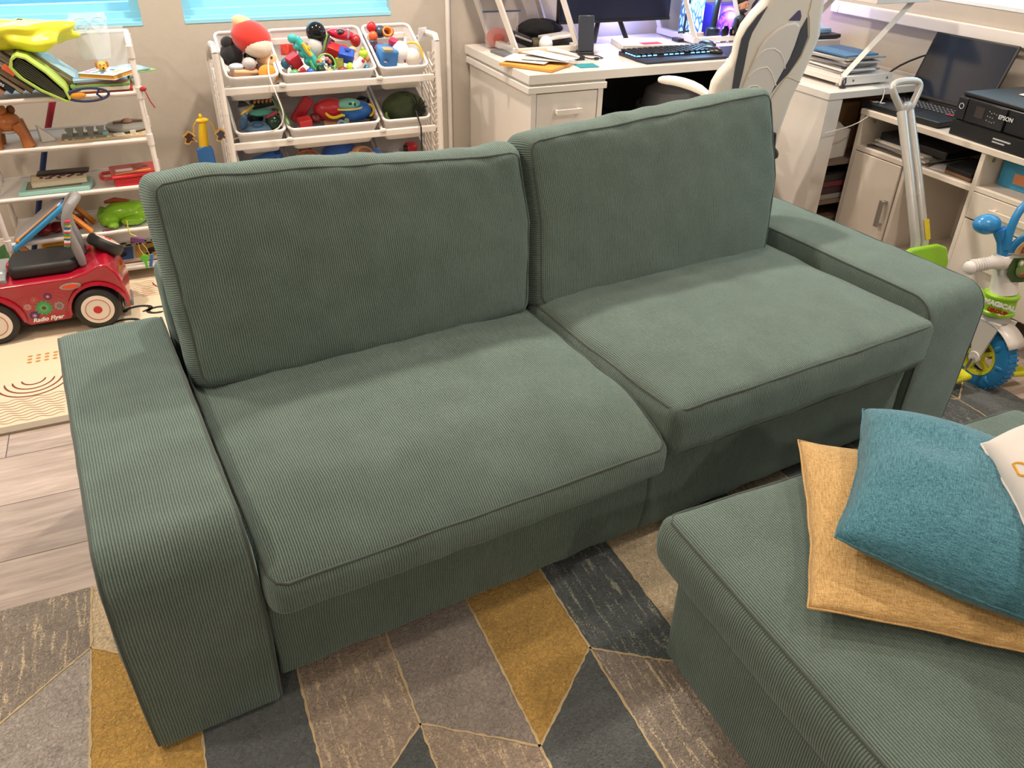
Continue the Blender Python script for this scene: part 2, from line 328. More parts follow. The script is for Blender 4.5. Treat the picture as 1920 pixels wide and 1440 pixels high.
# ================================================================ rug
RT='857a73'; 
RM=[pile('pile_taupe','9b9088'),pile('pile_lightgrey','b3aaa3'),pile('pile_gold','c39a4e'),pile('pile_charcoal','5c6264'),pile('pile_taupe_streak','978c82',streak='e3cfae'),
    pile('pile_charcoal_streak','555c5f',streak='a9ab98'),pile('pile_cream','dcc6a4'),pile('pile_beige_streak','a99787',streak='dcc6a2'),mt('c9b48e',1,vary=.3,scale=300)]
CW=.197
def rug():
    zt=.012; b=MB(); seams=[]
    # per column (index from x=-.12): list of (yl,yr) boundaries going down, and materials top to bottom
    cols={-3:([(.1,.23),(-.5,-.37)],[0,3,7]),-2:([(.16,.03),(-.35,-.5)],[6,3,0]) ,-1:([(.16,.318),(-.42,-.27)],[4,1,3]),0:([(.318,.18),(-.30,-.43)],[6,2,7]),1:([(.42,.52),(-.36,-.2)],[0,3,1]),
      2:([(.34,.2),(-.30,-.13),(-.7,-.53)],[1,7,3,2]),3:([(.2,.35),(-.13,-.266),(-.7,-.83)],[3,0,7,1]),4:([(.35,.2),(-.266,-.10),(-.75,-.6)],[6,2,3,0]),
      5:([(.3,.45),(-.10,-.235),(-.6,-.73)],[0,5,4,2]),6:([(.36,.22),(-.235,-.09),(-.7,-.55)],[3,6,2,0]),7:([(.3,.42),(-.2,-.33)],[2,3,1]),8:([(.45,.3),(-.2,-.05)],[5,7,3])}
    for k in range(9,14): cols[k]=([(.3,.44),(-.1,-.24)] if k%2 else [(.44,.3),(-.24,-.1)],[[5,3,0],[3,5,7],[5,0,3],[3,5,1],[5,3,7]][k-9])
    YT,YB=.505,-1.75
    for k,(bd,ms) in cols.items():
        xa=-.12+CW*k; xb=xa+CW; tl,tr=YT,YT
        for i,mi in enumerate(ms):
            bl,br=bd[i] if i<len(bd) else (YB,YB)
            bl=min(bl,tl); br=min(br,tr)
            b.mat(mi).add([(xa,bl,zt),(xb,br,zt),(xb,tr,zt),(xa,tl,zt)],[(0,1,2,3)])
            if i<len(bd): seams.append(((xa,bl),(xb,br)))
            tl,tr=bl,br
        seams.append(((xa,YB),(xa,YT)))
    xa,xb=-.12-3*CW,-.12+14*CW
    b.mat(0).add([(xa,YB,0),(xb,YB,0),(xb,YT,0),(xa,YT,0),(xa,YB,zt),(xb,YB,zt),(xb,YT,zt),(xa,YT,zt)],[(0,1,5,4),(1,2,6,5),(2,3,7,6),(3,0,4,7),(3,2,1,0)])
    b.mat(8)
    for (p,q) in seams:
        p=Vector((*p,zt)); q=Vector((*q,zt)); N=max(2,int((q-p).length/.012)); d=(q-p).normalized(); n=Vector((-d.y,d.x,0)); vs=[];fs=[]
        for i in range(N+1):
            c=p.lerp(q,i/N)+n*random.uniform(-.0013,.0013); w_=random.uniform(.0012,.0034); c.z+=.0012
            vs+=[c-n*w_,c+n*w_]
            if i: fs.append((2*i-2,2*i,2*i+1,2*i-1))
        b.add(vs,fs)
    return tag(b.go('area_rug',RM,smooth=False),'geometric area rug in gold, charcoal, taupe and cream under the sofa and ottoman','rug')
rug()
# ================================================================ sofa (local frame: x along the front, y to the back)
SOFA=thing('sofa','large two seat dark green corduroy sofa with wide flat arms','sofa',(0,0,0),.0966)
AW,AH,L,AD=.238,.483,2.28,.90
def arm(x0):
    W,D,H=AW,AD,AH-.018; R=.075
    def df(p):
        q=p.copy(); y=q.y+D/2; z=H/2-q.z
        for (yy,sg) in ((y,1),(D-y,-1)):
            Rr=R if sg>0 else .05
            if yy<Rr and z<Rr:
                a,b=(Rr-yy)/Rr,(Rr-z)/Rr; th=math.atan2(b,a); rp=.016/Rr; c_=1-rp; co,si=math.cos(th),math.sin(th); tl=math.atan2(c_,1)
                rho=1/co if th<tl else (1/si if th>PI/2-tl else c_*(co+si)+math.sqrt(max(0,rp*rp-(c_*(co-si))**2))); s=1/rho
                q.y=(-D/2+Rr-a*s*Rr) if sg>0 else (D/2-Rr+a*s*Rr); q.z=H/2-Rr+b*s*Rr
        fx=1-(2*p.x/W)**2; q.z+=.004*fx*(1 if p.z>0 else 0)
        if p.y<0: q.y-=.006*fx*(1-(2*p.z/H)**2)*(1 if p.y<-D/2+.03 else 0)
        q.x+=math.copysign(.005,p.x)*(1-(2*p.z/H)**2)*(abs(2*p.x/W)**6)
        return q
    return softbox('armrest',W,D,H,.016,CORD,SOFA,df,(18,72,40),'y',(x0+W/2,D/2,.018+H/2),pipes=(('x',-1),('x',1)),pr=.0036)
arm(0); arm(L-AW)
def basep(p): 
    q=p.copy(); return q
for i in (0,1):
    a=AW+.006+i*(L/2-AW-.006); c_=a+(L/2-AW-.006)
    softbox('base_panel',c_-a,.05,.238,.010,CORD,SOFA,lambda p:p+Vector((0,.012*(p.z<-.05)*((-.05-p.z)/.07),0)),(26,2,8),'y',((a+c_)/2,.045,.052+.119),wr=.004)
MB().box(AW,L-AW,.07,.84,.06,.27).go('seat_deck',mt('2a322e',.9),SOFA)
softbox('back_frame',L-2*AW-.01,.14,.58,.03,CORD,SOFA,None,(40,4,14),'y',(L/2,.82,.05+.29))
LEG=mt('161616',.5)
for x,y in ((.08,.08),(.08,.8),(L-.08,.08),(L-.08,.8),(L/2,.12),(L/2,.8)): MB().cyl((x,y,.0125),(x,y,.06),.022).go('leg',LEG,SOFA)
def seat(xa,xb,zc,H,y0,y1,kind):
    W=xb-xa; D=y1-y0
    def df(p):
        u,v=2*p.x/W,2*p.y/D; q=p.copy(); t=(p.z+H/2)/H
        cr=(1-abs(u)**6)*(1-abs(v)**4)
        q.z+= .024*cr*t
        if kind==0:   # sagging front edge of the left cushion
            fr=max(0,(-v-.45)/.55); q.z-=.058*fr**1.6*t
        else: q.z+=.008*max(0,-v)*t
        q.y-=.010*(1-u*u)*(1 if v<-.8 else 0)*(1-abs(2*p.z/H)**2)
        q.x+=math.copysign(.010,u)*(abs(u)>.9)*(1-abs(2*p.z/H)**2)*(1-v*v)
        return q
    return softbox('seat_cushion',W,D,H,.030,CORD,SOFA,df,(34,26,8),'y',((xa+xb)/2,(y0+y1)/2,zc),wr=.0035,pipes=(('z',1),('z',-1)) if kind else (('z',1),))
seat(AW+.008,L/2-.003,.352,.135,-.045,.70,0)
seat(L/2+.003,L-AW-.006,.372,.13,-.03,.70,1)
def back(xa,xb,kind):
    W=xb-xa; H=.45; D=.165
    def df(p):
        u,v,t=2*p.x/W,2*p.z/H,2*p.y/D; q=p.copy()
        q.y+=math.copysign(1,t)*abs(t)*.024*(1-abs(u)**2.6)*(1-abs(v)**2.6)
        bd=max(0,1-t*t)
        q.z+=(.029*bd*abs(v)**6 if v>0 else -.006*bd*abs(v)**6); q.x+=math.copysign(.020,u)*bd*abs(u)**8
        # upholstered band puffs out, creases near the top corners
        if v>.6: q.z+=.0016*math.sin(u*23+kind*2)*bd
        tp=max(0,v); bt=max(0,-v)
        if kind==0: q.z-=.042*tp*max(0,min(1,(u+.7)/1.3)); q.x-=.045*bt*max(0,u)+.0*bt; q.z+=.006*tp*(1-u*u)
        else: q.z+=.022*tp*u; q.x-=bt*(.065*max(0,u)+.035*max(0,-u))
        q.z-=bt*.010*(1-u*u)
        return q
    return softbox('back_cushion',W,D,H,.024,CORD,SOFA,df,(40,10,26),'z',((xa+xb)/2,.694,.624),rot=(-.34,0,0),wr=.004,pipes=(('y',-1),('y',1)))
back(.268,1.150,0); back(1.182,2.035,1)
# ================================================================ ottoman
OTT=thing('ottoman','low dark green corduroy ottoman in front of the sofa, heaped with throw pillows','ottoman',(0,0,0))
ox0,ox1,oy0,oy1=1.0,1.92,-.95,-.18
softbox('base',ox1-ox0,oy1-oy0,.245,.014,CORD,OTT,None,(30,26,8),'y',((ox0+ox1)/2,(oy0+oy1)/2,.025+.1225))
def odf(p):
    W,D,H=.97,.84,.125; u,v=2*p.x/W,2*p.y/D; q=p.copy()
    if p.z>0: q.z+=.012*(1-abs(u)**3)*(1-abs(v)**3)
    k=1-abs(2*p.z/H)**2; q.x+=math.copysign(.012,u)*abs(u)**8*k; q.y+=math.copysign(.012,v)*abs(v)**8*k; return q
softbox('cushion',.975,.845,.125,.024,CORD,OTT,odf,(32,28,6),'y',((ox0+ox1)/2,(oy0+oy1)/2,.335),pipes=(('z',1),('z',-1)))
for x in (ox0+.07,ox1-.07):
    for y in (oy0+.07,oy1-.07): MB().cyl((x,y,.0125),(x,y,.04),.02).go('leg',LEG,OTT)
# ---------------------------------------------------------------- pillows
def pillow(label,P0,Pu,Pv,thick,mat,pinch=.06,seed=0,cat='pillow',zoff=0,fold=0,pv=None,wob=.006):
    """P0 corner, Pu/Pv neighbouring corners"""
    P0,Pu,Pv=Vector(P0),Vector(Pu),Vector(Pv); U=Pu-P0; V=Pv-P0; Nn=U.cross(V).normalized(); 
    if Nn.z<0: Nn=-Nn
    c=P0+U/2+V/2; n=36; b=MB(); vs=[];fs=[]
    global UVL
    X=U.normalized(); Yv=Nn.cross(X); UVL=(Vector((U.dot(X),0)),Vector((V.dot(X),V.dot(Yv)))); R=Matrix((X,Yv,Nn)).transposed().to_4x4(); R.translation=c
    Ri=R.inverted(); seam=[]
    for sg in (1,-1):
        for i in range(n+1):
            for j in range(n+1):
                u=-1+2*i/n; v=-1+2*j/n
                u=math.sin(u*PI/2)*.35+u*.65; v=math.sin(v*PI/2)*.35+v*.65
                su=u*(1-pinch*(1-v*v))+wob*3*noise.noise(Vector((v*3,seed,u*.5)))*u; sv=v*(1-(pinch if pv is None else pv)*(1-u*u))+wob*3*noise.noise(Vector((u*3,seed+3,v*.5)))*v
                p=c+U*su/2+V*sv/2
                h=((1-u*u)*(1-v*v))**.42*thick/2
                nn=noise.noise(Vector((u*1.6,v*1.6,seed)))*.012+noise.noise(Vector((u*4,v*4,seed+5)))*.005
                e=min(1,4*(1-max(abs(u),abs(v))))
                p=p+Nn*(sg*(h*(1+.15*noise.noise(Vector((u*2.2,v*2.2,seed+9))))+nn*e*.6)+fold*u*v)
                if sg<0: p=p+Nn*(h*.35)
                vs.append(Ri@p)
                if sg>0 and (i in (0,n) or j in (0,n)): seam.append((math.atan2(v,u),Ri@p))
    m=(n+1)**2
    for s_ in (0,1):
        for i in range(n):
            for j in range(n):
                a=s_*m+i*(n+1)+j; q=(a,a+n+1,a+n+2,a+1); fs.append(q if s_==0 else q[::-1])
    bm=bmesh.new(); me=bpy.data.meshes.new('throw_pillow'); b.add(vs,fs); me.from_pydata(b.v,[],b.f); bm.from_mesh(me); bmesh.ops.remove_doubles(bm,verts=bm.verts,dist=.0004); bmesh.ops.recalc_face_normals(bm,faces=bm.faces); bm.to_mesh(me); bm.free()
    me.polygons.foreach_set('use_smooth',[True]*len(me.polygons)); me.materials.append(mat)
    o=bpy.data.objects.new('throw_pillow',me); COL.objects.link(o); o.matrix_world=R; tag(o,label,cat)
    seam.sort(key=lambda t:t[0]); MB().tube([s_[1] for s_ in seam],.0018,6,closed=True).go('seam',mat,o)
    return o
MUST=weave('mustard_linen','a8834a','dfba80'); TEAL=weave('teal_linen','1f5569','5892a3')
pillow('mustard yellow woven throw pillow lying flat at the bottom of the heap',(1.035,-.46,.44),(1.32,-.10,.445),(1.38,-.76,.44),.080,MUST,.045,3)
pillow('plump teal blue woven throw pillow leaning across the mustard pillow on the ottoman',(1.115,-.405,.515),(1.43,-.14,.52),(1.375,-.77,.485),.185,TEAL,-.03,8,pv=.06)
wp=pillow('white throw pillow with yellow and grey embroidered flowers, topmost on the ottoman',(1.435,-.385,.60),(1.215,-.735,.56),(1.84,-.415,.665),.17,mt('ded8d4',.8,vary=.03,bump=.001,scale=20),.06,14)

from mathutils.bvhtree import BVHTree
def embroider():
    me=wp.data; bv=BVHTree.FromPolygons([v.co.copy() for v in me.vertices],[tuple(p.vertices) for p in me.polygons])
    cn=Vector((0,0,0)); sx=max(v.co.x for v in me.vertices)*.92; sy=max(v.co.y for v in me.vertices)*.92
    def on(x,y,lift=.0012):
        x=max(-.97,min(.97,x)); y=max(-.97,min(.97,y)); q=UVL[0]*x*.46+UVL[1]*y*.46; h=bv.ray_cast(Vector((q.x,q.y,.5)),Vector((0,0,-1))); return (h[0]+h[1]*lift) if h[0] else Vector((q.x,q.y,0))
    YT=mt('d9a23c',.8,vary=.25,scale=260,bump=.001); GT=mt('b9c2c6',.5,vary=.2,scale=200)
    def curve(pts,r,mat,name):
        P_=[]
        for i in range(len(pts)-1):
            for k in range(3): t=k/3; P_.append((pts[i][0]*(1-t)+pts[i+1][0]*t,pts[i][1]*(1-t)+pts[i+1][1]*t))
        P_.append(pts[-1]); MB().tube([on(*p) for p in P_],r,6).go(name,mat,wp)
    for cx,cy,a0 in ((-.70,-.80,.3),(-.30,-.88,1.2),(-.85,-.35,2.2),(-.72,.35,1.4),(.1,-.3,2.5),(-.1,.55,.9),(.6,.2,0)):
        for k in range(4):
            a=a0+k*.75; l=.26+.05*(k%2); curve([(cx+l*(.12+.88*math.sin(PI*q/14))*math.cos(a+.62*(q/14-.5)),cy+l*(.12+.88*math.sin(PI*q/14))*math.sin(a+.62*(q/14-.5))) for q in range(15)],.0030,YT,'yellow_stitching')
        for k in range(2):
            a=a0+3+k; p=[(cx+.12*math.cos(a),cy+.12*math.sin(a)),(cx+.22*math.cos(a+.25),cy+.22*math.sin(a+.25)),(cx+.34*math.cos(a),cy+.34*math.sin(a)),(cx+.22*math.cos(a-.2),cy+.22*math.sin(a-.2))]
            MB().add([on(*q,lift=.002) for q in p],[(0,1,2,3)]).go('grey_leaf',GT,wp,solid=.0012)
embroider()
# ================================================================ play mat
def playmat():
    x0,x1,y0,y1=-1.15,1.45,1.265,2.66; t=.008; b=MB(); b.box(x0,x1,y0,y1,0,t)
    zt=t+.0006
    def stroke(pts,w,k):
        b.mat(k); pts=[Vector((p[0],p[1],zt)) for p in pts]; vs=[];fs=[]
        for i,p in enumerate(pts):
            a=pts[max(0,i-1)]; c=pts[min(len(pts)-1,i+1)]; d=(c-a).normalized(); n=Vector((-d.y,d.x,0)); e=.45 if i in (0,len(pts)-1) else 1
            vs+=[p-n*w/2*e,p+n*w/2*e]
            if i: fs.append((2*i-2,2*i,2*i+1,2*i-1))
        b.add(vs,fs)
    def poly(pts,k): b.mat(k).add([(p[0],p[1],zt) for p in pts],[tuple(range(len(pts)))])
    def arc(cx,cy,r,a0,a1,w,k,sy=1): stroke([(cx+r*math.cos(math.radians(a0+(a1-a0)*i/16)),cy+sy*r*math.sin(math.radians(a0+(a1-a0)*i/16))) for i in range(17)],w,k)
    b.mat(5).box(x0,x1,y0-.004,y0+.03,0,t+.0003)
    for cx,cy in ((-.30,1.56),(.55,1.6),(-.72,1.9),(.2,2.2)):          # dark red rainbows opening upward
        for r in (.035,.062,.085,.108): arc(cx,cy,r,185,355,.006,1); 
    for cx,cy in ((-.02,1.47),(.35,1.95),(-.55,1.42)):                 # ochre arcs
        for r in (.045,.085,.115): arc(cx,cy,r,120,260,.009,2)
    for cx,cy in ((-.30,1.385),(.5,1.38),(.0,2.15)):                   # wavy lines
        for k in range(9): stroke([(cx-.10+.2*i/24,cy-.07+k*.016+.005*math.sin(i*.9+k)) for i in range(25)],.0022,3)
    for cx,cy in ((-.18,1.735),(.62,1.8),(-.5,2.1),(.15,1.62)):
        for k in range(4):
            w,h=.05-.006*k,.018; y=cy-.04*k
            poly([(cx-w,y),(cx,y-h),(cx+w,y),(cx,y+h)],4); poly([(cx-w*.78,y+.001),(cx,y-h*.6),(cx+w*.78,y+.001),(cx,y+h*.6)],0); poly([(cx-w*.36,y),(cx,y-h*.35),(cx+w*.36,y),(cx,y+h*.35)],4)
    for cx,cy in ((-.32,1.68),(.45,1.5)):
        for i in range(5):
            for j in range(3): poly([(cx+i*.026+.008*math.cos(a),cy+j*.022+.006*math.sin(a)) for a in [q*PI/5 for q in range(10)]],2)
    for cx,cy in ((.10,2.16),(-.62,2.3),(.75,2.1)):                    # ochre ladders near the rack
        for k in range(6): stroke([(cx-.05,cy-k*.018),(cx+.05,cy-k*.018+.004)],.006,2)
    for cx,cy in ((.2,2.12),(-.85,1.6)):
        for k in range(5): stroke([(cx-.05+.02*i,cy-.03*k+(.014 if i%2 else -.014)) for i in range(6)],.004,1)
    arc(.03,1.96,.045,-70,200,.017,4,.6); arc(.10,1.93,.035,20,300,.015,4,.7); arc(-.02,1.86,.05,10,170,.016,4,.6)
    M=[mt('dccbb0',.75,vary=.03),mt('7c3a34',.8),mt('b9853f',.8),mt('94523f',.8),mt('23211f',.8),mt('9b8f80',.8)]
    tag(b.go('play_mat',M,smooth=False),'cream play mat printed with rainbows, diamonds and wavy lines','play mat')
playmat()
# ================================================================ shoe rack on the left
PW=mt('dcd5d0',.35,vary=.02); PWT=mt('dcd5cf',.4,vary=.02)
RX0,RX1,RY0,RY1=-.365,.205,2.25,2.52; RZ=[.05,.207,.375,.55,.72]
def shoe_rack():
    t=thing('shelf_rack','narrow white plastic five shelf rack crowded with books and toys','rack',(0,0,.008))
    for x in (RX0,RX1):
        MB().tube([(x,RY0,0),(x,RY0,.86),(x,RY0+.01,.885),(x,RY0+.03,.893),(x,RY1-.03,.893),(x,RY1-.01,.885),(x,RY1,.86),(x,RY1,0)],.0095,10).go('side_frame',PW,t)
        for z in RZ+[.86]:
            for y in (RY0,RY1): MB().cyl((x,y,z-.022),(x,y,z+.022),.0125,n=12).go('connector',PW,t,bevel=.002)
    for z in RZ:
        for y in (RY0,RY1): MB().cyl((RX0,y,z),(RX1,y,z),.0075,n=10).go('rail',PW,t)
        MB().box(RX0+.012,RX1-.012,RY0+.006,RY1-.006,z-.003,z+.001).box(RX0+.012,RX1-.012,RY0+.004,RY0+.010,z-.012,z+.002).go('shelf_panel',PWT,t,bevel=.001)
    MB().cyl((RX0,RY1-.02,.893),(RX1,RY1-.02,.893),.0075,n=10).go('rail',PW,t)
shoe_rack()
SZ=[z+.0095 for z in RZ]   # shelf surfaces
def toy(name,label,cat,loc,parts,rz=0,group=None,rot=None):
    t=thing(name,label,cat,loc,rz,group,rot)
    for p in parts: p[1].go(p[0],p[2],t,bevel=p[3] if len(p)>3 else 0,sub=p[4] if len(p)>4 else 0)
    return t
def book(label,loc,d,cover,pages='e9dfca',rot=(0,0,0),group=None,cat='book',spine='-y',art=None):
    """closed book lying flat: width x depth x thickness, spine side named"""
    t=thing('book',label,cat,loc,0,group,rot); w,h,k=d; c=.0018
    cv=MB().box(-w/2,w/2,-h/2,h/2,0,c).box(-w/2,w/2,-h/2,h/2,k-c,k)
    if spine=='-y': cv.box(-w/2,w/2,-h/2,-h/2+c,0,k)
    elif spine=='x': cv.box(w/2-c,w/2,-h/2,h/2,0,k)
    else: cv.box(-w/2,-w/2+c,-h/2,h/2,0,k)
    cv.go('cover',cover,t,bevel=.0006,seg=1); e=.003
    MB().box(-w/2+(c if spine=='-x' else e),w/2-(c if spine=='x' else e),-h/2+(c if spine=='-y' else e),h/2-e,c,k-c).go('page_block',mt(pages,.9,vary=.1,scale=200),t)
    if art: art.go('cover_art',art_mats,t)
    return t
def mcol(*h): return [mt(x,.5) for x in h]
# -- top shelf: leaning books
z0=SZ[4]
cols=['8f2b2b','c2603c','1d2333','4a3a32','6b5a4c','56646e','3e3a38','8d7b62','c59a4a','a7c4cf']
labs=['thin dark red book leaning at the far left of the top rack shelf','orange book leaning beside the dark red book on top shelf','black children\'s pop-up book with white spine lettering leaning on the top shelf','dark brown board book leaning right of the black pop-up book',
 'tan brown board book leaning under the green edged folder','grey blue board book leaning with an orange tab on its pages','dark grey board book leaning against the green edged folder','brown grey thick book leaning right of the green edged folder','amber yellow book leaning behind the thick brown grey book','pale blue book leaning nearest the flat stack of books']
for i in range(10):
    xb=-.262+.030*i; 
    if i>=7: xb=-.07+.03*(i-7)
    h=.185 if i<7 else .20; a=-.82 if i<7 else -.86
    k=.017 if i!=2 else .022
    if i==7: k=.045
    xb+=.022*(i>7); yy=2.335 if i<7 else 2.40
    # stands on its foot edge, leaning so the top goes left
    t=thing('book',labs[i],'book',(xb+.0,yy,z0+.004+k*.75),0,'books leaning on the top shelf',(0,a,0)); w_=.15
    MB().box(0,.002,-w_/2,w_/2,0,h).box(k-.002,k,-w_/2,w_/2,0,h).box(0,k,-w_/2,-w_/2+.002,0,h).go('cover',mt(cols[i],.45),t,bevel=.0006,seg=1) if i==2 or i==0 else MB().box(0,.002,-w_/2,w_/2,0,h).box(k-.002,k,-w_/2,w_/2,0,h).go('cover',mt(cols[i],.45),t,bevel=.0006,seg=1)
    b=MB(); n=5
    for j in range(n): b.box(.002+(k-.004)*j/n+.0006,.002+(k-.004)*(j+1)/n-.0002,-w_/2+.003,w_/2-.002,.002,h-.002)
    b.go('page_block',mt('b9a78e' if i%2 else '8c7b69',.85,vary=.2,scale=90),t)
    if i==2: text('POP-Shapes',.019,mt('f2f2f2',.5),t,(k/2,-w_/2-.0012,h*.42),(PI/2,PI/2,0),ext=.0004)
    if i==5: MB().box(-.002,k+.002,-w_/2-.002,-w_/2+.002,h*.5,h*.72).go('orange_tab',mt('d8643a',.6),t)
# green edged folder (opened loop of cover with dark pages)
t=thing('folder','lime green edged folder of dark pages slumped over the leaning books','folder',(-.170,2.30,.872),0,None,(0,.80,0))
pr=[(0,0),(.005,.022),(.03,.035),(.10,.037),(.17,.028),(.205,.008),(.205,0),(.17,.021),(.10,.030),(.032,.028),(.012,.018),(.008,0)]
b=MB(); b.prism([(x,z) for x,z in pr],-.09,.09,Matrix.Rotation(PI/2,4,'X'))
b.prism([(0,0),(.008,0),(.02,-.02),(.06,-.028),(.12,-.024),(.205,-.002),(.205,-.010),(.12,-.032),(.05,-.037),(.01,-.026)],-.09,.09,Matrix.Rotation(PI/2,4,'X')); b.go('cover',mt('a9c45a',.6),t,bevel=.001)
b=MB()
for k in range(7):
    o=-.021+.0065*k; b.prism([(.014,o*.8),(.06,o*1.05),(.19,o*.5),(.19,o*.5+.0035),(.06,o*1.05+.004),(.014,o*.8+.003)],-.085,.085,Matrix.Rotation(PI/2,4,'X'))
b.go('page',mt('3b3d2f',.7,vary=.3),t)
# flat stack right of them
art_mats=mcol('d34f8a','59a35c','3f79c4','f0c12f')
zz=z0
for i,(w_,h_,k,c,sp,lb) in enumerate([(.20,.19,.010,'b04434','-y','flat red orange book at the bottom of the top shelf stack'),(.185,.19,.013,'d9d0c0','-y','flat cream book second from bottom of the top shelf stack'),(.195,.18,.008,'7da35e','-y','flat green covered book in the top shelf stack'),(.17,.17,.007,'d77f92','-y','thin flat pink book in the top shelf stack'),
   (.18,.165,.008,'8aa7b9','-y','flat grey blue book under the picture book')]):
    book(lb,(.085+.006*math.sin(i*3),2.36+.008*math.cos(i*2),zz),(w_,h_,k),mt(c,.5),rot=(0,0,.05*math.sin(i*5)),group='flat books stacked on the top shelf',spine=sp); zz+=k+.0006
a=MB()
for i in range(9): a.mat(i%4).bx((-.05+.03*(i%4),-.04+.03*(i//3),.0172),(.022,.012,.0008),(0,0,i))
book('square picture book with colourful cover on top of the flat stack',(.11,2.33,zz),(.145,.13,.017),mt('cfe0ea',.4),pages='d8983f',rot=(0,0,-.6),spine='-x',art=a); zt=zz+.018
toy('toy_puppy','small yellow orange toy animal head sitting on the square picture book','toy',(.10,2.32,zt),[('head',MB().sph((0,0,.017),(.018,.016,.017)).sph((.004,-.014,.012),(.009,.008,.007),10),mt('e0a94a',.4)),('ear',MB().sph((-.018,0,.022),(.005,.008,.012),10),mt('b06a28',.5)),('ear',MB().sph((.018,0,.022),(.005,.008,.012),10),mt('b06a28',.5)),('nose',MB().sph((.004,-.022,.014),.004,8),mt('1a1412',.3)),('eye',MB().sph((-.006,-.0155,.024),.0022,8).sph((.008,-.0155,.024),.0022,8),mt('1a1412',.3))])
# picture book corner sticking out right with green sheet
toy('magazine','blue and green magazine sticking out at the right end of the top shelf','magazine',(.175,2.43,zz+.0),[('sheet',MB().bx((0,0,.002),(.12,.13,.004)),mt('9db3c4',.5)),('sheet',MB().bx((.02,-.01,-.004),(.12,.13,.004)),mt('86b070',.5))],.5)
# goggles / swim mask strap
def ring(cx,cz,rx,rz,n=28,y=0,dy=0): return [(cx+rx*math.cos(2*PI*i/n),y+dy*math.cos(2*PI*i/n),cz+rz*math.sin(2*PI*i/n)) for i in range(n)]
t=thing('toy_mask','navy blue oval toy mask with orange spot hanging over the front of the top shelf','toy mask',(.035,2.228,z0+.008))
MB().tube(ring(0,0,.068,.022),.0045,8,closed=True).go('rim',mt('1d2950',.4),t)
MB().sph((-.035,0,.0),(.030,.004,.012),14).go('orange_spot',mt('e39a35',.5),t); MB().tube([(-.066,0,-.004),(-.05,0,.012),(-.02,0,.018)],.004).tube([(.045,0,-.016),(.03,0,.0),(.04,0,.015)],.004).go('strap',mt('1d2950',.4),t)
toy('thread','thin dark red cord hanging off the right end of the top shelf','cord',(.20,2.245,z0),[('cord',MB().tube([(0,.03,.008),(.018,0,.012),(.026,-.01,0),(.034,-.012,-.03),(.046,-.014,-.055)],.0022),mt('9c2525',.6)),('bow',MB().sph((.018,-.004,.012),(.014,.006,.009),10),mt('a82a2a',.6))])
# face shields
def shield(loc,rz,label,tint):
    t=thing('face_shield',label,'face shield',loc,rz,'clear plastic face shields'); n=14; vs=[];fs=[]
    for i in range(n+1):
        a=-1.0+2.0*i/n
        for j in range(9):
            k=j/8; z=-.15+.155*k; wd=.062*(1-.25*(1-k)**3); vs.append((math.sin(a)*wd*1.15,-.04*math.cos(a)-.012*(1-k),z))
    for i in range(n):
        for j in range(8): q=i*9+j; fs.append((q,q+9,q+10,q+1))
    b=MB(); b.add(vs,fs); b.go('visor',tint,t,solid=.0012)
    F=mt('bfe3f3',.15,vary=.02); b=MB()
    for s in (-1,1): b.tube([(s*(.030+.026*math.cos(a)),-.046,-.028+.02*math.sin(a)*(1 if a<PI else 1.3)) for a in [2*PI*q/16 for q in range(16)]],.0022,6,closed=True)
    if rz<0: return
    b.tube([(-.006,-.046,-.028),(0,-.048,-.024),(.006,-.046,-.028)],.0022,6)
    for s in (-1,1): b.tube([(s*.056,-.044,-.02),(s*.064,0,-.018),(s*.06,.05,-.02)],.0022,6)
    b.go('frame',F,t)
TINT=mt('f2f6fa',.08,trans=0,alpha=.22,vary=0)
shield((.085,2.44,.975),.1,'clear plastic face shield on pale blue glasses frame behind the rack',TINT)
shield((.145,2.40,.935),-.25,'clear face shield leaning in front at the right end of the rack top',TINT)
# yellow bag heap
def blob(name,label,cat,loc,r,mat,amp=.25,fr=3,seed=0,rz=0,rot=None,sub=1,flat=None,n=28):
    b=MB(); b.sph((0,0,0),r,n); vs=[]
    for v in b.v:
        p=Vector(v); d=Vector((p.x/r[0],p.y/r[1],p.z/r[2])); k=1+amp*noise.noise(d*fr+Vector((seed,seed*2,0)))+amp*.5*noise.noise(d*fr*2.7+Vector((seed,0,3)))
        p=p*k
        if flat is not None: p.z=max(p.z,flat)
        vs.append(tuple(p))
    b.v=vs; o=b.go(name,mat,sub=sub,ang=180); o.location=loc; o.rotation_euler=rot or (0,0,rz); return tag(o,label,cat)
blob('yellow_bag','crumpled translucent yellow bag heaped over the books on the rack','bag',(-.125,2.36,.926),(.165,.10,.048),mt('e6de3a',.35,vary=.12,scale=12),.5,1.9,4)
# -- shelf 2 (z .55): brown pony figure, board game pieces
z1=SZ[3]
BR=mt('a8632f',.35,vary=.05); BR2=mt('6f3d20',.4)
toy('toy_horse','chunky brown plastic toy horse without rider standing on the second rack shelf','toy',(-.255,2.33,z1),[
 ('body',MB().sph((0,0,.085),(.045,.05,.035),20).sph((-.02,0,.10),(.035,.04,.03),16),BR),('leg',MB().tube([(.03,-.03,.08),(.045,-.035,.045),(.055,-.04,.0)],[.02,.017,.023],12),BR),('leg',MB().tube([(-.035,-.03,.08),(-.045,-.035,.045),(-.05,-.04,.0)],[.02,.017,.022],12),BR),
 ('leg',MB().tube([(.03,.03,.08),(.045,.035,.0)],[.02,.018],12),BR),('leg',MB().tube([(-.035,.03,.08),(-.045,.035,.0)],[.02,.018],12),BR),
 ('head',MB().sph((-.015,-.01,.128),(.028,.028,.022),16),BR),('ear',MB().sph((.024,0,.125),(.014,.012,.016),10),BR2),('saddle',MB().sph((.0,.02,.055),(.042,.05,.016),14),mt('d9d4cc',.5))])
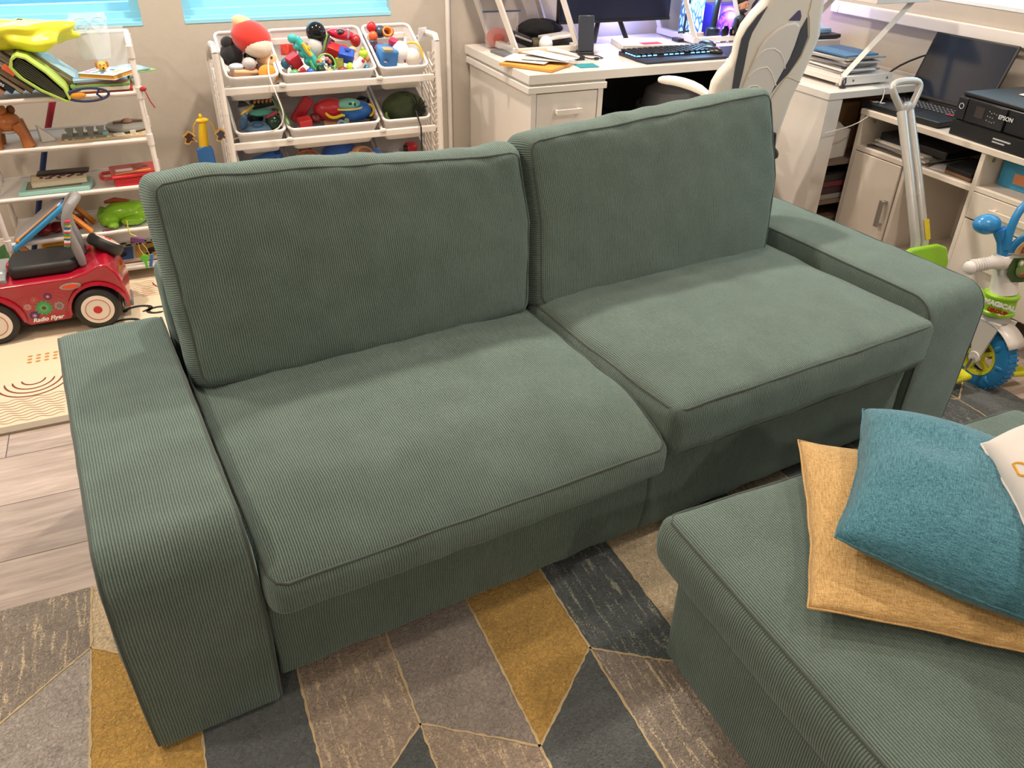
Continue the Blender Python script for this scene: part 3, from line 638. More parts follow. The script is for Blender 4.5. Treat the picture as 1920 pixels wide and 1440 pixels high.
toy('toy_ramp','small white plastic ramp piece beside the brown toy horse','toy',(-.17,2.36,z1),[('ramp',MB().prism([(0,0),(.05,0),(.045,.012),(0,.055)],-.03,.03,Matrix.Rotation(PI/2,4,'X')),mt('d8d4d0',.5),.003)],.2)
g=MB(); g.bx((.155,.06,.004),(.31,.12,.008)); g2=MB(); g3=MB()
for i in range(4): g2.bx((.035+.035*i,.05,.022),(.02,.035,.026)); g2.bx((.035+.035*i,.048,.037),(.028,.03,.005))
g2.bx((.08,.05,.011),(.15,.07,.006))
for i in range(12): g3.bx((.02+.024*i,.012+.008*(i%3),.0095),(.012,.010,.003),(0,0,i))
t=toy('toy_landscape','flat toy building board with grey blocks and a round grey turntable','toy',(-.10,2.29,z1),[('base_board',g,mt('cdb692',.7),.001),('grey_block',g2,mt('7d7f78',.6),.002),('small_tile',g3,mt('ded3be',.6)),
 ('turntable',MB().lathe([(0,0),(.075,0),(.08,.006),(.078,.014),(.05,.018),(0,.018)],32,TR((.235,.11,.012))),mt('8f8f89',.55)),
 ('mast',MB().sph((.235,.11,.035),(.022,.018,.012),12).bx((.2,.11,.034),(.03,.01,.008)).bx((.27,.11,.034),(.04,.01,.008)),mt('7a5a44',.7)),
 ('white_disc',MB().cyl((.20,.02,.009),(.20,.02,.014),.02).bx((.25,.03,.014),(.02,.02,.012)),mt('e4ddd0',.5)),('teal_block',MB().bx((.155,.03,.016),(.02,.018,.014)),mt('7fb3b0',.5),.001)])
# poles behind the shelves
toy('toy_bat','long pole with red upper half and blue lower half leaning behind the rack','toy bat',(-.20,2.545,0),[('red_half',MB().cyl((.02,.012,.50),(.115,.05,.72),.011,.013),mt('a02036',.4)),('blue_half',MB().cyl((-.16,0,.01),(.02,.012,.50),.010,.011),mt('1f3c78',.4))])
# -- shelf 3 (z .375)
z2=SZ[2]
a=MB()
for i in range(14): a.mat(i%3).bx((-.06+.012*i,.02*math.sin(i*2.1),.0218),(.012,.022,.0006),(0,0,i*.7))
art_mats=mcol('5c3556','7d4a5e','2c2440')
toy('drawing_tablet','mint green toy drawing tablet lying on the middle rack shelf','toy',(-.165,2.345,z2),[('frame',MB().prism([(-.12,-.07),(.12,-.075),(.135,-.03),(.13,.05),(.09,.07),(-.11,.07)],0,.016),mt('9fd0c9',.4),.004),('screen',MB().box(-.095,.095,-.045,.05,.016,.0175),mt('6e6b4c',.4))])
book('cream illustrated book with a purple spine on the mint tablet',(-.145,2.36,z2+.018),(.19,.10,.021),mt('d8c6a6',.5),rot=(0,0,.04),spine='-x',art=a)
toy('thin_book','thin dark board book tucked under the cream illustrated book','book',(-.13,2.395,z2+.040),[('cover',MB().bx((0,0,.004),(.18,.05,.008)),mt('2b2620',.5),.001)],-.05)
RED=mt('c4242c',.3,vary=.03)
t=toy('toy_case','bright red plastic toy case with handle and a picture lid','toy case',(.115,2.335,z2),[('body',MB().box(-.075,.085,-.07,.07,0,.032),RED,.004),('lid_rim',MB().box(-.08,.09,-.075,.075,.034,.044),RED,.003),('handle',MB().tube([(-.078,-.04,.03),(-.105,-.04,.03),(-.115,-.02,.03),(-.115,.02,.03),(-.105,.04,.03),(-.078,.04,.03)],.007),RED),
 ('picture_lid',MB().box(-.07,.08,-.065,.065,.044,.047).mat(1).bx((-.03,-.01,.0475),(.06,.03,.001)).mat(2).bx((.03,.02,.0475),(.05,.05,.001),(0,0,.4)).mat(3).bx((.0,-.045,.0475),(.13,.012,.001),(0,0,.15)).mat(4).bx((.045,.01,.048),(.02,.02,.001)),[mt('b23a3c',.35),mt('d9d4dc',.35),mt('8c3430',.35),mt('e6a62e',.35),mt('2a2330',.35)])],.08)
# -- shelf 4 (z .207): folded easel table, red toy, green dinosaur-ish squeeze toy
z3=SZ[1]
BL=mt('3c97cf',.3,vary=.03); ORG=mt('e08a2c',.35,vary=.03)
t=thing('toy_easel','blue and white tabletop toy easel with orange legs slanting through the rack','toy easel',(-.245,2.31,.287),0,None,(0,-.62,0))
MB().prism([(-.135,-.09),(.12,-.09),(.15,-.06),(.15,.06),(.12,.09),(-.135,.09)],-.018,0).go('blue_tray',BL,t,bevel=.006)
MB().prism([(-.115,-.07),(.105,-.07),(.125,-.05),(.125,.05),(.105,.07),(-.115,.07)],0,.006).go('white_board',mt('c3c8d6',.25),t,bevel=.002)
MB().tube([(-.10,-.075,.006),(.10,-.078,.006)],.003).sph((-.10,-.075,.006),.008,8).go('orange_pen',ORG,t)
Mi=TR((-.245,2.31,.287),(0,-.62,0)).inverted()
for p_,q_ in (((-.165,2.262,.340),(-.078,2.268,.222)),((-.150,2.37,.335),(-.07,2.37,.222)),((-.335,2.268,.200),(-.262,2.268,.085))): MB().tube([Mi@Vector(p_),Mi@Vector(q_)],.0125,4).go('leg',ORG,t,bevel=.003)
t=toy('toy_shoe','glossy dark red toy shoe on the fourth rack shelf','toy',(-.245,2.32,z3),[('toe',MB().sph((0,0,.024),(.035,.045,.024),18),mt('8c1822',.2)),('top',MB().sph((.045,.01,.02),(.03,.035,.02),14),mt('7c1620',.2))])
t=toy('toy_robot','red, white and black plastic toy robot jumbled on the fourth rack shelf','toy',(-.16,2.36,z3),[('body',MB().sph((0,0,.05),(.03,.025,.035),14).bx((.03,.01,.03),(.05,.03,.03),(0,.3,.3)),mt('7a1a1e',.3)),('arm',MB().sph((-.025,-.015,.06),(.014,.012,.022),12).bx((0,-.03,.045),(.03,.012,.02),(.2,.6,0)),mt('d2ccc8',.3),.002),('helmet',MB().sph((.015,-.01,.08),(.018,.018,.016),12),mt('1a1618',.3)),('foot',MB().bx((.03,-.02,.012),(.07,.03,.018),(0,0,.2)),mt('9a1c26',.3),.004)])
GR=mt('86bf2a',.22,vary=.04)
toy('toy_frog','shiny lime green plastic toy animal lying on the fourth rack shelf','toy',(.045,2.34,z3),[('body',MB().sph((.01,.01,.045),(.085,.05,.042),24).sph((.06,-.01,.035),(.05,.035,.032),16),GR),('head',MB().sph((-.055,-.02,.03),(.04,.042,.03),18),GR),('snout',MB().sph((-.045,-.055,.016),(.022,.02,.016),12),GR),('leg',MB().sph((.03,-.045,.02),(.045,.02,.018),12),GR),('leg',MB().tube([(-.07,.05,.05),(-.085,.03,.03),(-.08,.0,.012)],[.018,.016,.014],10),GR),('fin',MB().tube([(-.06,.03,.082),(-.02,.02,.09),(.03,.0,.088)],[.006,.012,.006],8),mt('b0563a',.4)),('eye',MB().sph((-.075,-.045,.04),.006,8),mt('20301a',.3))])
toy('yellow_ribbon','thin yellow ribbon dangling from the fourth shelf of the rack','ribbon',(.055,2.236,z3),[('ribbon',MB().tube([(0,.0,.045),(-.003,-.005,.012),(.002,-.008,-.01),(.02,-.01,-.02)],.0022,6),mt('d6c64a',.5))])
# -- shelf 5 (z .05)
z4=SZ[0]
YB=mt('e0a91c',.35,vary=.03)
t=toy('toy_bus','yellow toy school bus parked on the lowest rack shelf behind the red car','toy bus',(-.205,2.37,z4),[('body',MB().box(-.065,.065,-.05,.10,.02,.085),YB,.005),('roof',MB().box(-.068,.068,-.055,.10,.085,.112),YB,.008),('window_band',MB().box(-.055,.055,-.0515,-.049,.03,.08),mt('1a1c1e',.2)),('sign_board',MB().box(-.052,.052,-.0575,-.0545,.09,.106),mt('17130f',.4)),('roof_vent',MB().box(-.03,.03,-.02,.05,.112,.118),mt('b9a24a',.5),.002)])
text('SCHOOL BUS',.012,mt('efe6c0',.5),t,(0,-.0582,.098),(PI/2,0,0),sx=1.05)
for s in (-1,1):
    for k in (0,1): MB().cyl((s*(.043+.006*k*1.6-.0),-.0575,.098),(s*(.043+.006*k*1.6),-.0590,.098),.0022,n=10).go('lamp',mt('f2ead2',.4),t)
for s in (-1,1):
    for y in (-.02,.07): MB().cyl((s*.06,y,.018),(s*.07,y,.018),.018).go('wheel',mt('191919',.6),t)
pz=MB(); pz.box(0,.27,0,.27,0,.010); 
t=toy('picture_board','white puzzle board with blue and yellow picture squares on the lowest shelf','puzzle board',(-.075,2.26,z4),[('board',pz,mt('ded6cb',.5),.001),('blue_square',MB().box(.0,.115,.06,.19,.010,.013),mt('2d5fa6',.5),.001),('dark_bird',MB().sph((.07,.11,.014),(.022,.03,.002),12),mt('1c2027',.6)),('yellow_square',MB().box(.125,.235,.06,.20,.010,.013),mt('d3a32c',.5),.001),('dark_figure',MB().sph((.19,.12,.0145),(.022,.028,.002),12).sph((.175,.085,.0145),(.014,.01,.002),10),mt('1b1713',.6)),('red_edge',MB().box(0,.27,.012,.02,.010,.0115),mt('a03038',.5)),('red_square',MB().box(.24,.268,.14,.21,.010,.013),mt('a83038',.5))])
b=MB()
for i in range(7):
    for j in range(2): b.sph((.02+.04*i+.02*j,.21+.026*j,.012),(.014,.006,.004),8)
b.go('black_clip',mt('2a2623',.5),t)
toy('key_toy','toy key ring with green and blue charms hanging before the lowest shelf','toy',(.085,2.232,.05),[('green_charm',MB().cyl((0,0,.05),(0,-.006,.05),.016).bx((.0,-.003,.022),(.010,.006,.03)),mt('5fc03a',.3),.001),('blue_charm',MB().bx((.022,.002,.035),(.012,.008,.055),(0,.3,0)),mt('2f6fb5',.3),.002),('purple_charm',MB().bx((-.01,0,.128),(.05,.01,.02),(0,.2,0)),mt('6a3573',.3),.003),('string',MB().tube([(-.01,0,.125),(-.01,-.004,.09),(0,-.003,.066)],.001,5).tube([(0,0,.12),(.015,0,.09),(.02,0,.06)],.001,5),mt('ddd8cc',.6))])
blob('green_ball','dark green patterned play ball behind the left leg of the rack','ball',(-.395,2.42,.085),(.072,.07,.075),mt('2f5e2a',.5,vary=.4,scale=22),.02,2,1)
toy('purple_bracelet','small purple and red toy bracelet lying at the front of the fourth shelf','toy',(-.02,2.262,z3),[('ring',MB().tube([(.02*math.cos(a),.010*math.sin(a),.004) for a in [2*PI*i/14 for i in range(14)]],.003,6,closed=True),mt('6d2c58',.4))])
# ================================================================ ride-on car
CR=mt('a3152c',.18,coat=.6,vary=.03); BK=mt('1d1b1c',.5); GY=mt('8b8a8c',.45); HW=mt('e6dcd0',.4)
def wheel(parent,c,r,w,axis='y',name='wheel',tilt=None,face=-1):
    M=Matrix.Translation(c)@(tilt or Matrix.Rotation(PI/2,4,'X'))
    o=MB().lathe([(r*.55,-w/2),(r*.86,-w/2),(r*.97,-w*.36),(r,-w*.2),(r,w*.2),(r*.97,w*.36),(r*.86,w/2),(r*.55,w/2)],36,M).go(name,BK,parent)
    h=MB().lathe([(0,w/2+.003),(r*.5,w/2+.003),(r*.70,w/2),(r*.72,w/2-.004),(r*.5,w/2-.01)],32,M).go('hubcap',HW,o)
    MB().lathe([(0,w/2+.0052),(r*.17,w/2+.0052),(r*.2,w/2+.002)],20,M).go('hub_centre',mt('c01c28',.35),o)
    MB().lathe([(r*.50,w/2+.0028),(r*.50,w/2+.0042),(r*.525,w/2+.0042),(r*.525,w/2+.0018)],32,M).go('red_line',mt('b5484a',.4),o)
    return o
def car():
    t=thing('ride_on_car','red toddler ride-on car with black seat and grey push handle parked on the play mat','ride-on toy',(-.215,1.985,.009))
    # local: x forward is negative; near side y=-.125
    hw=.125
    side=[(-.40,.07),(-.37,.16),(-.30,.20),(-.16,.205),(.06,.205),(.115,.215),(.155,.235),(.19,.235),(.215,.20),(.23,.14),(.238,.085),(.225,.075)]
    low=[(.205,.12),(.19,.148),(.165,.166),(.135,.172),(.10,.166),(.068,.148),(.048,.12),(.040,.09),(.038,.05),(-.10,.047)]
    low+=[(-.12,.07),(-.135,.115),(-.165,.145),(-.20,.155),(-.235,.145),(-.26,.115),(-.27,.08),(-.275,.06)]
    poly=side+low
    bm_=MB().prism([(x,z) for x,z in poly],-hw,hw,Matrix.Rotation(PI/2,4,'X'))
    bm_.go('body',CR,t,bevel=.012,seg=3)
    MB().box(-.26,.20,-.085,.085,.035,.12).go('chassis',mt('2a2426',.6),t)
    # fender flares
    for cx in (.132,-.2):
        for s in (-1,1):
            b=MB(); n=14; vs=[];fs=[]
            for i in range(n+1):
                a=math.radians(-5+190*i/n)
                for (r,y) in ((.098,hw-.01),(.100,hw+.012),(.090,hw+.014),(.088,hw-.008)): vs.append((cx+r*math.cos(a),s*y,.078+r*math.sin(a)))
            for i in range(n):
                for j in range(4): q=i*4; fs.append((q+j,q+(j+1)%4,q+4+(j+1)%4,q+4+j))
            b.add(vs,fs); b.go('fender',CR,t)
    for cx in (.125,-.2):
        wheel(t,(cx,-hw+.008,.077),.077,.045); wheel(t,(cx,hw-.008,.077),.077,.045,tilt=Matrix.Rotation(-PI/2,4,'X'))
    # spare wheel tilted on the back
    wheel(t,(.190,.045,.245),.062,.04,tilt=Matrix.Rotation(.62,4,'Y')@Matrix.Rotation(-.25,4,'X'),name='spare_wheel')
    # seat
    MB().prism([(-.115,-.085),(.07,-.085),(.10,-.06),(.105,0),(.10,.06),(.07,.085),(-.115,.085),(-.125,0)],.205,.250).go('seat',BK,t,bevel=.014,seg=3)
    MB().box(-.128,-.112,-.035,.0,.215,.245).go('seat_latch',CR,t,bevel=.004)
    MB().box(-.33,-.13,-.10,.10,.20,.222).go('dash_tray',mt('8d9092',.35),t,bevel=.005)
    # steering wheel with beads
    o=MB().tube([(-.33+.055*math.cos(a),-.01+.055*math.sin(a),.315+.018*math.cos(a)) for a in [2*PI*i/24 for i in range(24)]],.014,10,closed=True).go('steering_wheel',BK,t)
    MB().cyl((-.30,-.01,.22),(-.33,-.01,.31),.012).go('steering_column',BK,t)
    MB().sph((-.225,-.045,.262),.018,14).cyl((-.21,-.03,.22),(-.225,-.045,.262),.004,n=8).go('blue_knob',mt('2364a8',.25),t)
    MB().lathe([(.0,0),(.026,0),(.026,.006),(.0,.009)],20,TR((-.205,-.055,.222))).go('teal_dial',mt('68b5a5',.3),t)
    MB().bx((-.165,-.05,.223),(.05,.018,.003),(0,0,.3)).go('dash_sticker',mt('c9d3cf',.4),t)
    # handle: U loop
    hp=[(.112,-.055,.20),(.108,-.055,.29),(.09,-.055,.345),(.10,-.052,.40),(.125,-.045,.435),(.145,-.02,.448),(.145,.02,.448),(.125,.045,.435),(.10,.052,.40),(.09,.055,.345),(.108,.055,.29),(.112,.055,.20)]
    o=MB().tube(hp,.0165,14).go('push_handle',GY,t,sub=1)
    b=MB(); ks=mcol('3f9a58','d23a5e','e9e4da','2f5fa0','e3c12f')
    for i in range(12): b.mat(i%5).bx((.094+.002*i-.012,-.066-.002*(i%3),.30+.0078*i),(.018,.012,.007),(0,0,-.6+.2*(i%3)))
    b.go('handle_sticker',ks,o)
    # side decals on near side
    yf=-hw-.0006
    def gear(cx,cz,r,col,inner,hub,n=9):
        pts=[]
        for i in range(n*4):
            a=2*PI*i/(n*4); rr=r*(1.0 if i%4 in(0,1) else .80); pts.append((cx+rr*math.cos(a),cz+rr*math.sin(a)))
        M=Matrix.Translation((0,yf,0))@Matrix.Rotation(PI/2,4,'X')
        b=MB(); b.mat(0).prism(pts,0,.0008,M)
        b.mat(1).lathe([(0,.0012),(r*.5,.0012),(r*.5,0)],20,M@Matrix.Translation((cx,cz,0))); b.mat(2).lathe([(0,.0018),(r*.24,.0018),(r*.24,0)],16,M@Matrix.Translation((cx,cz,0)))
        b.go('gear_decal',[mt(col,.4),mt(inner,.4),mt(hub,.4)],t,smooth=False)
    gear(-.04,.108,.028,'3f9a58','5fae6a','5c3a34',12); gear(.008,.108,.017,'8c8f92','a05a56','6e7478'); gear(-.018,.148,.014,'3b2f63','c23a44','e0a8a0',8); gear(-.062,.143,.014,'b8453c','a84c44','8e8a86',8); gear(-.088,.120,.013,'c97f7a','9c8f92','b05a58',8); gear(-.075,.085,.016,'2c3470','a0506a','b8b0a8',9)
    text('Radio Flyer',.021,mt('f0ecec',.5),t,(-.038,yf-.0004,.066),(PI/2,0,0),shear=.35,bold=.0006)
    MB().prism([(.035+.034*math.cos(a)*(1)+.0,.008+.012*math.sin(a)) for a in [2*PI*i/20 for i in range(20)]],0,.003,Matrix.Translation((.025,yf,.166))@Matrix.Rotation(PI/2,4,'X')).go('lamp_surround',mt('9aa39c',.4),t)
    MB().prism([(.035+.027*math.cos(a),.008+.0075*math.sin(a)) for a in [2*PI*i/20 for i in range(20)]],0,.0045,Matrix.Translation((.025,yf,.166))@Matrix.Rotation(PI/2,4,'X')).go('side_lamp',mt('e8502f',.3),t)
    MB().bx((.222,-.02,.05),(.035,.09,.03)).go('rear_bumper',mt('77787c',.5),t,bevel=.006)
car()
# ================================================================ tall toy between the racks
t=thing('toy_stand','tall blue and yellow children\'s toy stand with two cutout figures on wires between the racks','toy stand',(.40,2.46,.008))
b=MB().prism([(-.05,0),(.05,0),(.032,.44),(.0,.455),(-.03,.44)],-.02,.02,Matrix.Rotation(PI/2,4,'X')); b.go('blue_post',mt('2f6fb8',.35),t,bevel=.004)
MB().box(-.10,.12,-.06,.06,0,.03).go('foot',mt('2f6fb8',.35),t,bevel=.005)
MB().prism([(-.008,.03),(.022,.03),(.030,.18),(.0,.40)],-.0225,-.0205,Matrix.Rotation(PI/2,4,'X')).go('side_panel',mt('2a5fae',.35),t)
MB().bx((-.012,-.023,.36),(.016,.003,.05),(0,.15,0)).go('red_sticker',mt('b02c3a',.4),t); MB().sph((-.012,-.025,.375),(.008,.002,.011),10).go('white_sticker',mt('e8e4e4',.4),t)
MB().tube([(.0,0,.44),(.006,0,.50),(.012,0,.545)],[.020,.018,.015],12).go('yellow_neck',mt('e2b81e',.35),t)
MB().sph((.012,0,.552),(.026,.018,.010),12).sph((.008,0,.567),(.008,.008,.012),10).go('yellow_cap',mt('e2b81e',.35),t)
for s,k in ((-1,0),(1,0)):
    MB().tube([(.012+s*.02,0,.553),(.012+s*.036,0,.535),(.012+s*.04,0,.51),(.012+s*.052,0,.49)],.0028,6).go('wire',mt('dfa83a',.4),t)
    f=[(-.02,-.018),(-.012,-.004),(-.022,.008),(-.01,.016),(0,.026),(.012,.018),(.022,.006),(.012,-.002),(.026,-.016),(.006,-.012),(-.006,-.024)]
    MB().prism([(x*1.15,z*1.15) for x,z in f],0,.003,TR((.012+s*.062,0,.487),(PI/2,0,0))).go('cutout',mt('e0b25a',.5),t)
    MB().prism([(x*.85,z*.85) for x,z in f],0,.005,TR((.012+s*.062,.001,.487),(PI/2,0,0))).go('cutout_picture',mt('4a2c22' if s<0 else '4c4a55',.5),t)
MB().bx((-.045,-.01,.36),(.02,.02,.05),(0,-.5,0)).go('red_lever',mt('b8323a',.4),t,bevel=.004)
# ================================================================ toy bin organiser
BX0,BX1=.505,1.36
def organizer():
    t=thing('toy_organizer','white plastic toy storage frame with lattice sides holding slanted bins','toy organizer',(0,0,0))
    yf,yb=2.27,2.63
    def side(x,name):
        out=[(yf+.012,.008),(yf+.012,.10),(yf,.14),(yf,.62),(yf+.006,.70),(yf+.012,.84),(yf+.03,.862),(yf+.14,.855),(yb-.05,.80),(yb,.76),(yb,.008)]
        M=Matrix(((0,0,1,x),(1,0,0,0),(0,1,0,0),(0,0,0,1)))
        b=MB(); # frame strips
        n=len(out)
        for i in range(n-1):
            (y1,z1),(y2,z2)=out[i],out[i+1]; b.tube([(x,y1,z1),(x,y2,z2)],.012,8)
        b.go('side_frame',PW,t)
        b=MB()
        for k in range(20):
            z=.04+.035*k
            for j in range(3):
                ya=yf+.02+.105*j; b.tube([(x,ya,z),(x,ya+.10,min(z+.06,.75))],.0042,5)
        for j in range(4): b.tube([(x,yf+.02+.105*j,.02),(x,yf+.02+.105*j,.78)],.006,6)
        b.go('lattice',PW,t)
    side(BX0-.012,'l'); side(BX1+.010,'r')
    for x in (BX0-.012,BX1+.010):
        p=MB().box(x-.006,x+.006,yf+.004,yf+.062,.14,.84).go('edge_panel',PW,t,bevel=.003); b=MB()
        for k in range(26): b.tube([(x-.007,yf+.008,.16+.026*k),(x-.007,yf+.058,.135+.026*k)],.0045,6); b.tube([(x+.007,yf+.008,.16+.026*k),(x+.007,yf+.058,.135+.026*k)],.0045,6)
        b.go('ridge_pattern',PW,p)
    for k,dz in enumerate((0,-.213,-.426)):
        z=.695+dz
        MB().box(BX0-.002,BX1+.002,2.300,2.316,z-.014,z+.014).go('front_rail',PW,t,bevel=.004)
        MB().box(BX0-.002,BX1+.002,2.588,2.602,z+.112,z+.138).go('back_rail',PW,t,bevel=.004)
        for x in (.728,1.123):
            MB().bx((x,2.45,z+.062),(.012,.31,.012),(.40,0,0)).go('divider_rail',PW,t,bevel=.003)
            MB().sph((x,2.302,z+.012),(.016,.008,.010),10).go('rail_joint',PW,t)
        # slanted braces behind
    MB().box(BX0,BX1,2.60,2.612,.10,.125).go('back_rail',PW,t,bevel=.003)
organizer()
BIN=mt('ddd8d6',.35,vary=.02)
def rrect(w,d,r,z,n=5):
    p=[]
    for cx,cy,a0 in ((w/2-r,-d/2+r,-90),(w/2-r,d/2-r,0),(-w/2+r,d/2-r,90),(-w/2+r,-d/2+r,180)):
        for i in range(n+1): a=math.radians(a0+90*i/n); p.append((cx+r*math.cos(a),cy+r*math.sin(a),z))
    return p
def make_bin(w,label,loc):
    t=thing('toy_bin',label,'bin',loc,0,'white plastic toy bins',(.42,0,0)); d=.315; h=.125
    loops=[rrect(w-.055,d-.075,.02,-h),rrect(w-.014,d-.014,.022,-.006),rrect(w-.018,d-.018,.02,0),rrect(w-.060,d-.080,.018,-h+.003)]
    vs=[v for l in loops for v in l]; K=len(loops[0]); fs=[]
    for i in range(3):
        for j in range(K): fs.append((i*K+j,i*K+(j+1)%K,(i+1)*K+(j+1)%K,(i+1)*K+j))
    fs.append(tuple(range(K))[::-1]); fs.append(tuple(3*K+j for j in range(K)))
    b=MB(); b.add(vs,fs); b.go('body',BIN,t)
    MB().tube(rrect(w-.010,d-.010,.026,.0),.0062,8,closed=True).go('rim',BIN,t); return t
bw=[(.622,.203),(.924,.392),(1.238,.218)]; rows=['top','middle','bottom']; cl=['left','wide centre','right']
for r_ in range(3):
    for c_i,(bx_,w_) in enumerate(bw): make_bin(w_,'%s white slanted bin in the %s row of the toy organizer'%(cl[c_i],rows[r_]),(bx_,2.452,.803-.213*r_))
# ---- bin contents
def Y(y=2.42): return y
PL=lambda h:mt(h,.32,vary=.04)
FZ=lambda h:mt(h,.9,vary=.06,sheen=.4)
toy('plush_ball','large round plush with red top and cream underside in the top left bin','plush toy',(.652,2.44,.865),[('red_cover',MB().sph((0,0,0),(.078,.075,.062),24,rot=(.3,.35,0)),FZ('c92c22')),('cream_base',MB().sph((.012,-.018,-.022),(.064,.062,.048),20,rot=(.3,.35,0)),FZ('e3d3c2')),('face',MB().sph((-.02,.02,.045),(.048,.04,.032),18,rot=(0,.5,0)),FZ('dcb58e'))],0)
toy('plush_toy','black velvety round plush half buried at the left of the top left bin','plush toy',(.568,2.45,.805),[('body',MB().sph((0,0,0),(.044,.045,.048),18),FZ('121217')),('arm',MB().sph((-.01,-.01,.045),(.026,.02,.026),12,rot=(0,.5,0)),FZ('121217'))])
toy('toy_jeep','beige toy vehicle with two pale round lamps in the top left bin','toy vehicle',(.60,2.385,.750),[('body',MB().bx((0,0,0),(.10,.06,.035),(.3,.1,.2)),PL('cfa27a'),.008),('lamp',MB().sph((.022,-.005,.03),(.028,.026,.024),16),PL('b9b2b4')),('lamp',MB().sph((-.03,-.01,.022),(.03,.022,.014),16),PL('c6cdd6')),('wheel',MB().cyl((.035,-.04,-.018),(.035,-.02,-.018),.014),PL('4a4c55'))])
toy('plush_dog','tan and brown plush with black button eye under the red plush','plush toy',(.70,2.42,.775),[('head',MB().sph((0,0,0),(.045,.04,.038),16,rot=(0,.5,0)),FZ('d8ab7c')),('muzzle',MB().sph((-.035,-.025,-.018),(.03,.022,.02),14),FZ('54372f')),('eye',MB().sph((.012,-.034,.022),.005,8),PL('0f0c0c'))])
toy('orange_disc','mustard orange half round plush disc at the front of the top left bin','plush toy',(.688,2.355,.742),[('disc',MB().sph((0,0,0),(.041,.018,.035),20,rot=(-.3,.3,0)),FZ('d98f2e'))])
toy('white_cord','white cord hanging over the front of the top left bin','cord',(0,0,0),[('cord',MB().tube([(.70,2.36,.80),(.684,2.335,.775),(.680,2.29,.735),(.695,2.275,.68),(.712,2.27,.62),(.712,2.272,.585),(.69,2.28,.545),(.65,2.30,.53),(.60,2.33,.525)],.0032,8),PL('e6dfdb'),0,1)])  # plain white cord draped over the bin lip
# centre top bin
toy('black_ball_toy','glossy black round toy head standing highest in the wide top bin','toy',(.910,2.45,.872),[('ball',MB().sph((0,0,0),(.040,.040,.042),24),mt('0c0d12',.12)),('body',MB().sph((-.012,-.01,-.055),(.03,.03,.045),16),PL('cfc9cc')),('ribbon',MB().bx((.034,-.02,-.055),(.012,.02,.07),(0,.5,0)),PL('6a4a5a'),.001)])
b=MB(); 
for i in range(5): b.sph((-.034+.018*i,0,.06-.029*i),(.019,.015,.018),14)
b.tube([(-.02,.0,.06),(.02,0,.0),(.055,0,-.055)],[.016,.02,.022],12)
t=toy('teal_dragon_toy','turquoise plastic toy with a scalloped back in the wide top bin','toy',(.838,2.40,.800),[('scalloped_body',b,PL('3fb4b4')),('yellow_figure',MB().tube([(.0,-.022,.045),(.014,-.024,.02),(.03,-.026,-.004)],[.007,.01,.008],8).sph((.024,-.03,.028),(.008,.006,.008),8),PL('e0bd3e')),('green_sprigs',MB().tube([(.02,-.03,-.02),(.03,-.035,-.045),(.045,-.03,-.06)],.006,6),PL('5fb868'))])
t=thing('bead_maze','bead maze toy with green wire hoop and coloured beads in the wide top bin','bead toy',(.925,2.375,.762))
MB().tube([(.036*math.cos(a),.012*math.sin(a),.036*math.sin(a)) for a in [2*PI*i/28 for i in range(28)]],.0032,8,closed=True).go('wire_hoop',PL('7cc25a'),t)
MB().tube([(-.02,0,-.02),(-.015,-.01,.015),(.008,-.012,.018),(.016,-.01,-.004),(0,-.01,-.014)],.003,8).go('wire_curl',PL('7a93ad'),t)
for i,(x,z,c) in enumerate([(-.036,.014,'d8452f'),(-.02,-.016,'e6c22e'),(-.032,-.026,'c8352c'),(.002,.022,'d9929c'),(.012,.010,'d85a5a'),(.02,-.012,'3a7a52'),(-.005,-.002,'d8c8b0'),(.0,-.032,'e6c22e'),(-.016,.004,'4a7fb5')]): MB().sph((x,-.014,z),.0072,10).go('bead',PL(c),t)
for i,(x,y,z,c,l) in enumerate([(.862,2.365,.728,'d8452f','red orange bead ball beside the bead maze in the wide bin'),(.905,2.355,.732,'e6c22e','small yellow toy ball at the front lip of the wide bin'),(.93,2.355,.734,'e0a82a','amber toy ball at the front lip of the wide bin'),(.966,2.345,.726,'2b2019','dark brown toy ball at the wide bin front')]):
    toy('toy_ball',l,'toy ball',(x,y,z),[('ball',MB().sph((0,0,.0),.013,12),PL(c))])
toy('shape_block','blue shape sorter block with a star outline in the wide top bin','toy block',(1.015,2.40,.785),[('block',MB().bx((0,0,0),(.062,.05,.042),(.5,.25,-.3)),PL('2450b8'),.004)])
st=[(.014*(1 if i%2==0 else .5)*math.cos(PI/2+i*PI/5),.014*(1 if i%2==0 else .5)*math.sin(PI/2+i*PI/5)) for i in range(10)]
MB().prism(st,0,.002,TR((.005,-.008,.023),(.5,.25,-.3))).go('star_outline',PL('1b3c98'),[o for o in COL.objects if o.name.startswith('shape_block')][0])
toy('red_block','red plastic block beside the blue shape block','toy block',(.968,2.43,.80),[('block',MB().bx((0,0,0),(.05,.05,.05),(.4,.4,-.3)),PL('c02a30'),.003)])
toy('toy_racer','pink red toy racing car with black cockpit lying on top in the wide bin','toy car',(1.02,2.47,.855),[('body',MB().sph((0,0,0),(.062,.03,.022),18,rot=(0,.22,0)),PL('cf2444')),('cockpit',MB().sph((-.01,-.014,.010),(.022,.018,.014),12),PL('2a1f1c')),('stripe',MB().bx((.022,-.012,.004),(.008,.036,.034),(0,.22,0)),PL('9aa0a8'),.002)])
toy('toy_sports_car','dark red rounded toy car end sticking up right in the wide bin','toy car',(1.07,2.45,.832),[('body',MB().sph((0,0,0),(.022,.03,.026),16),PL('a31d24'))])
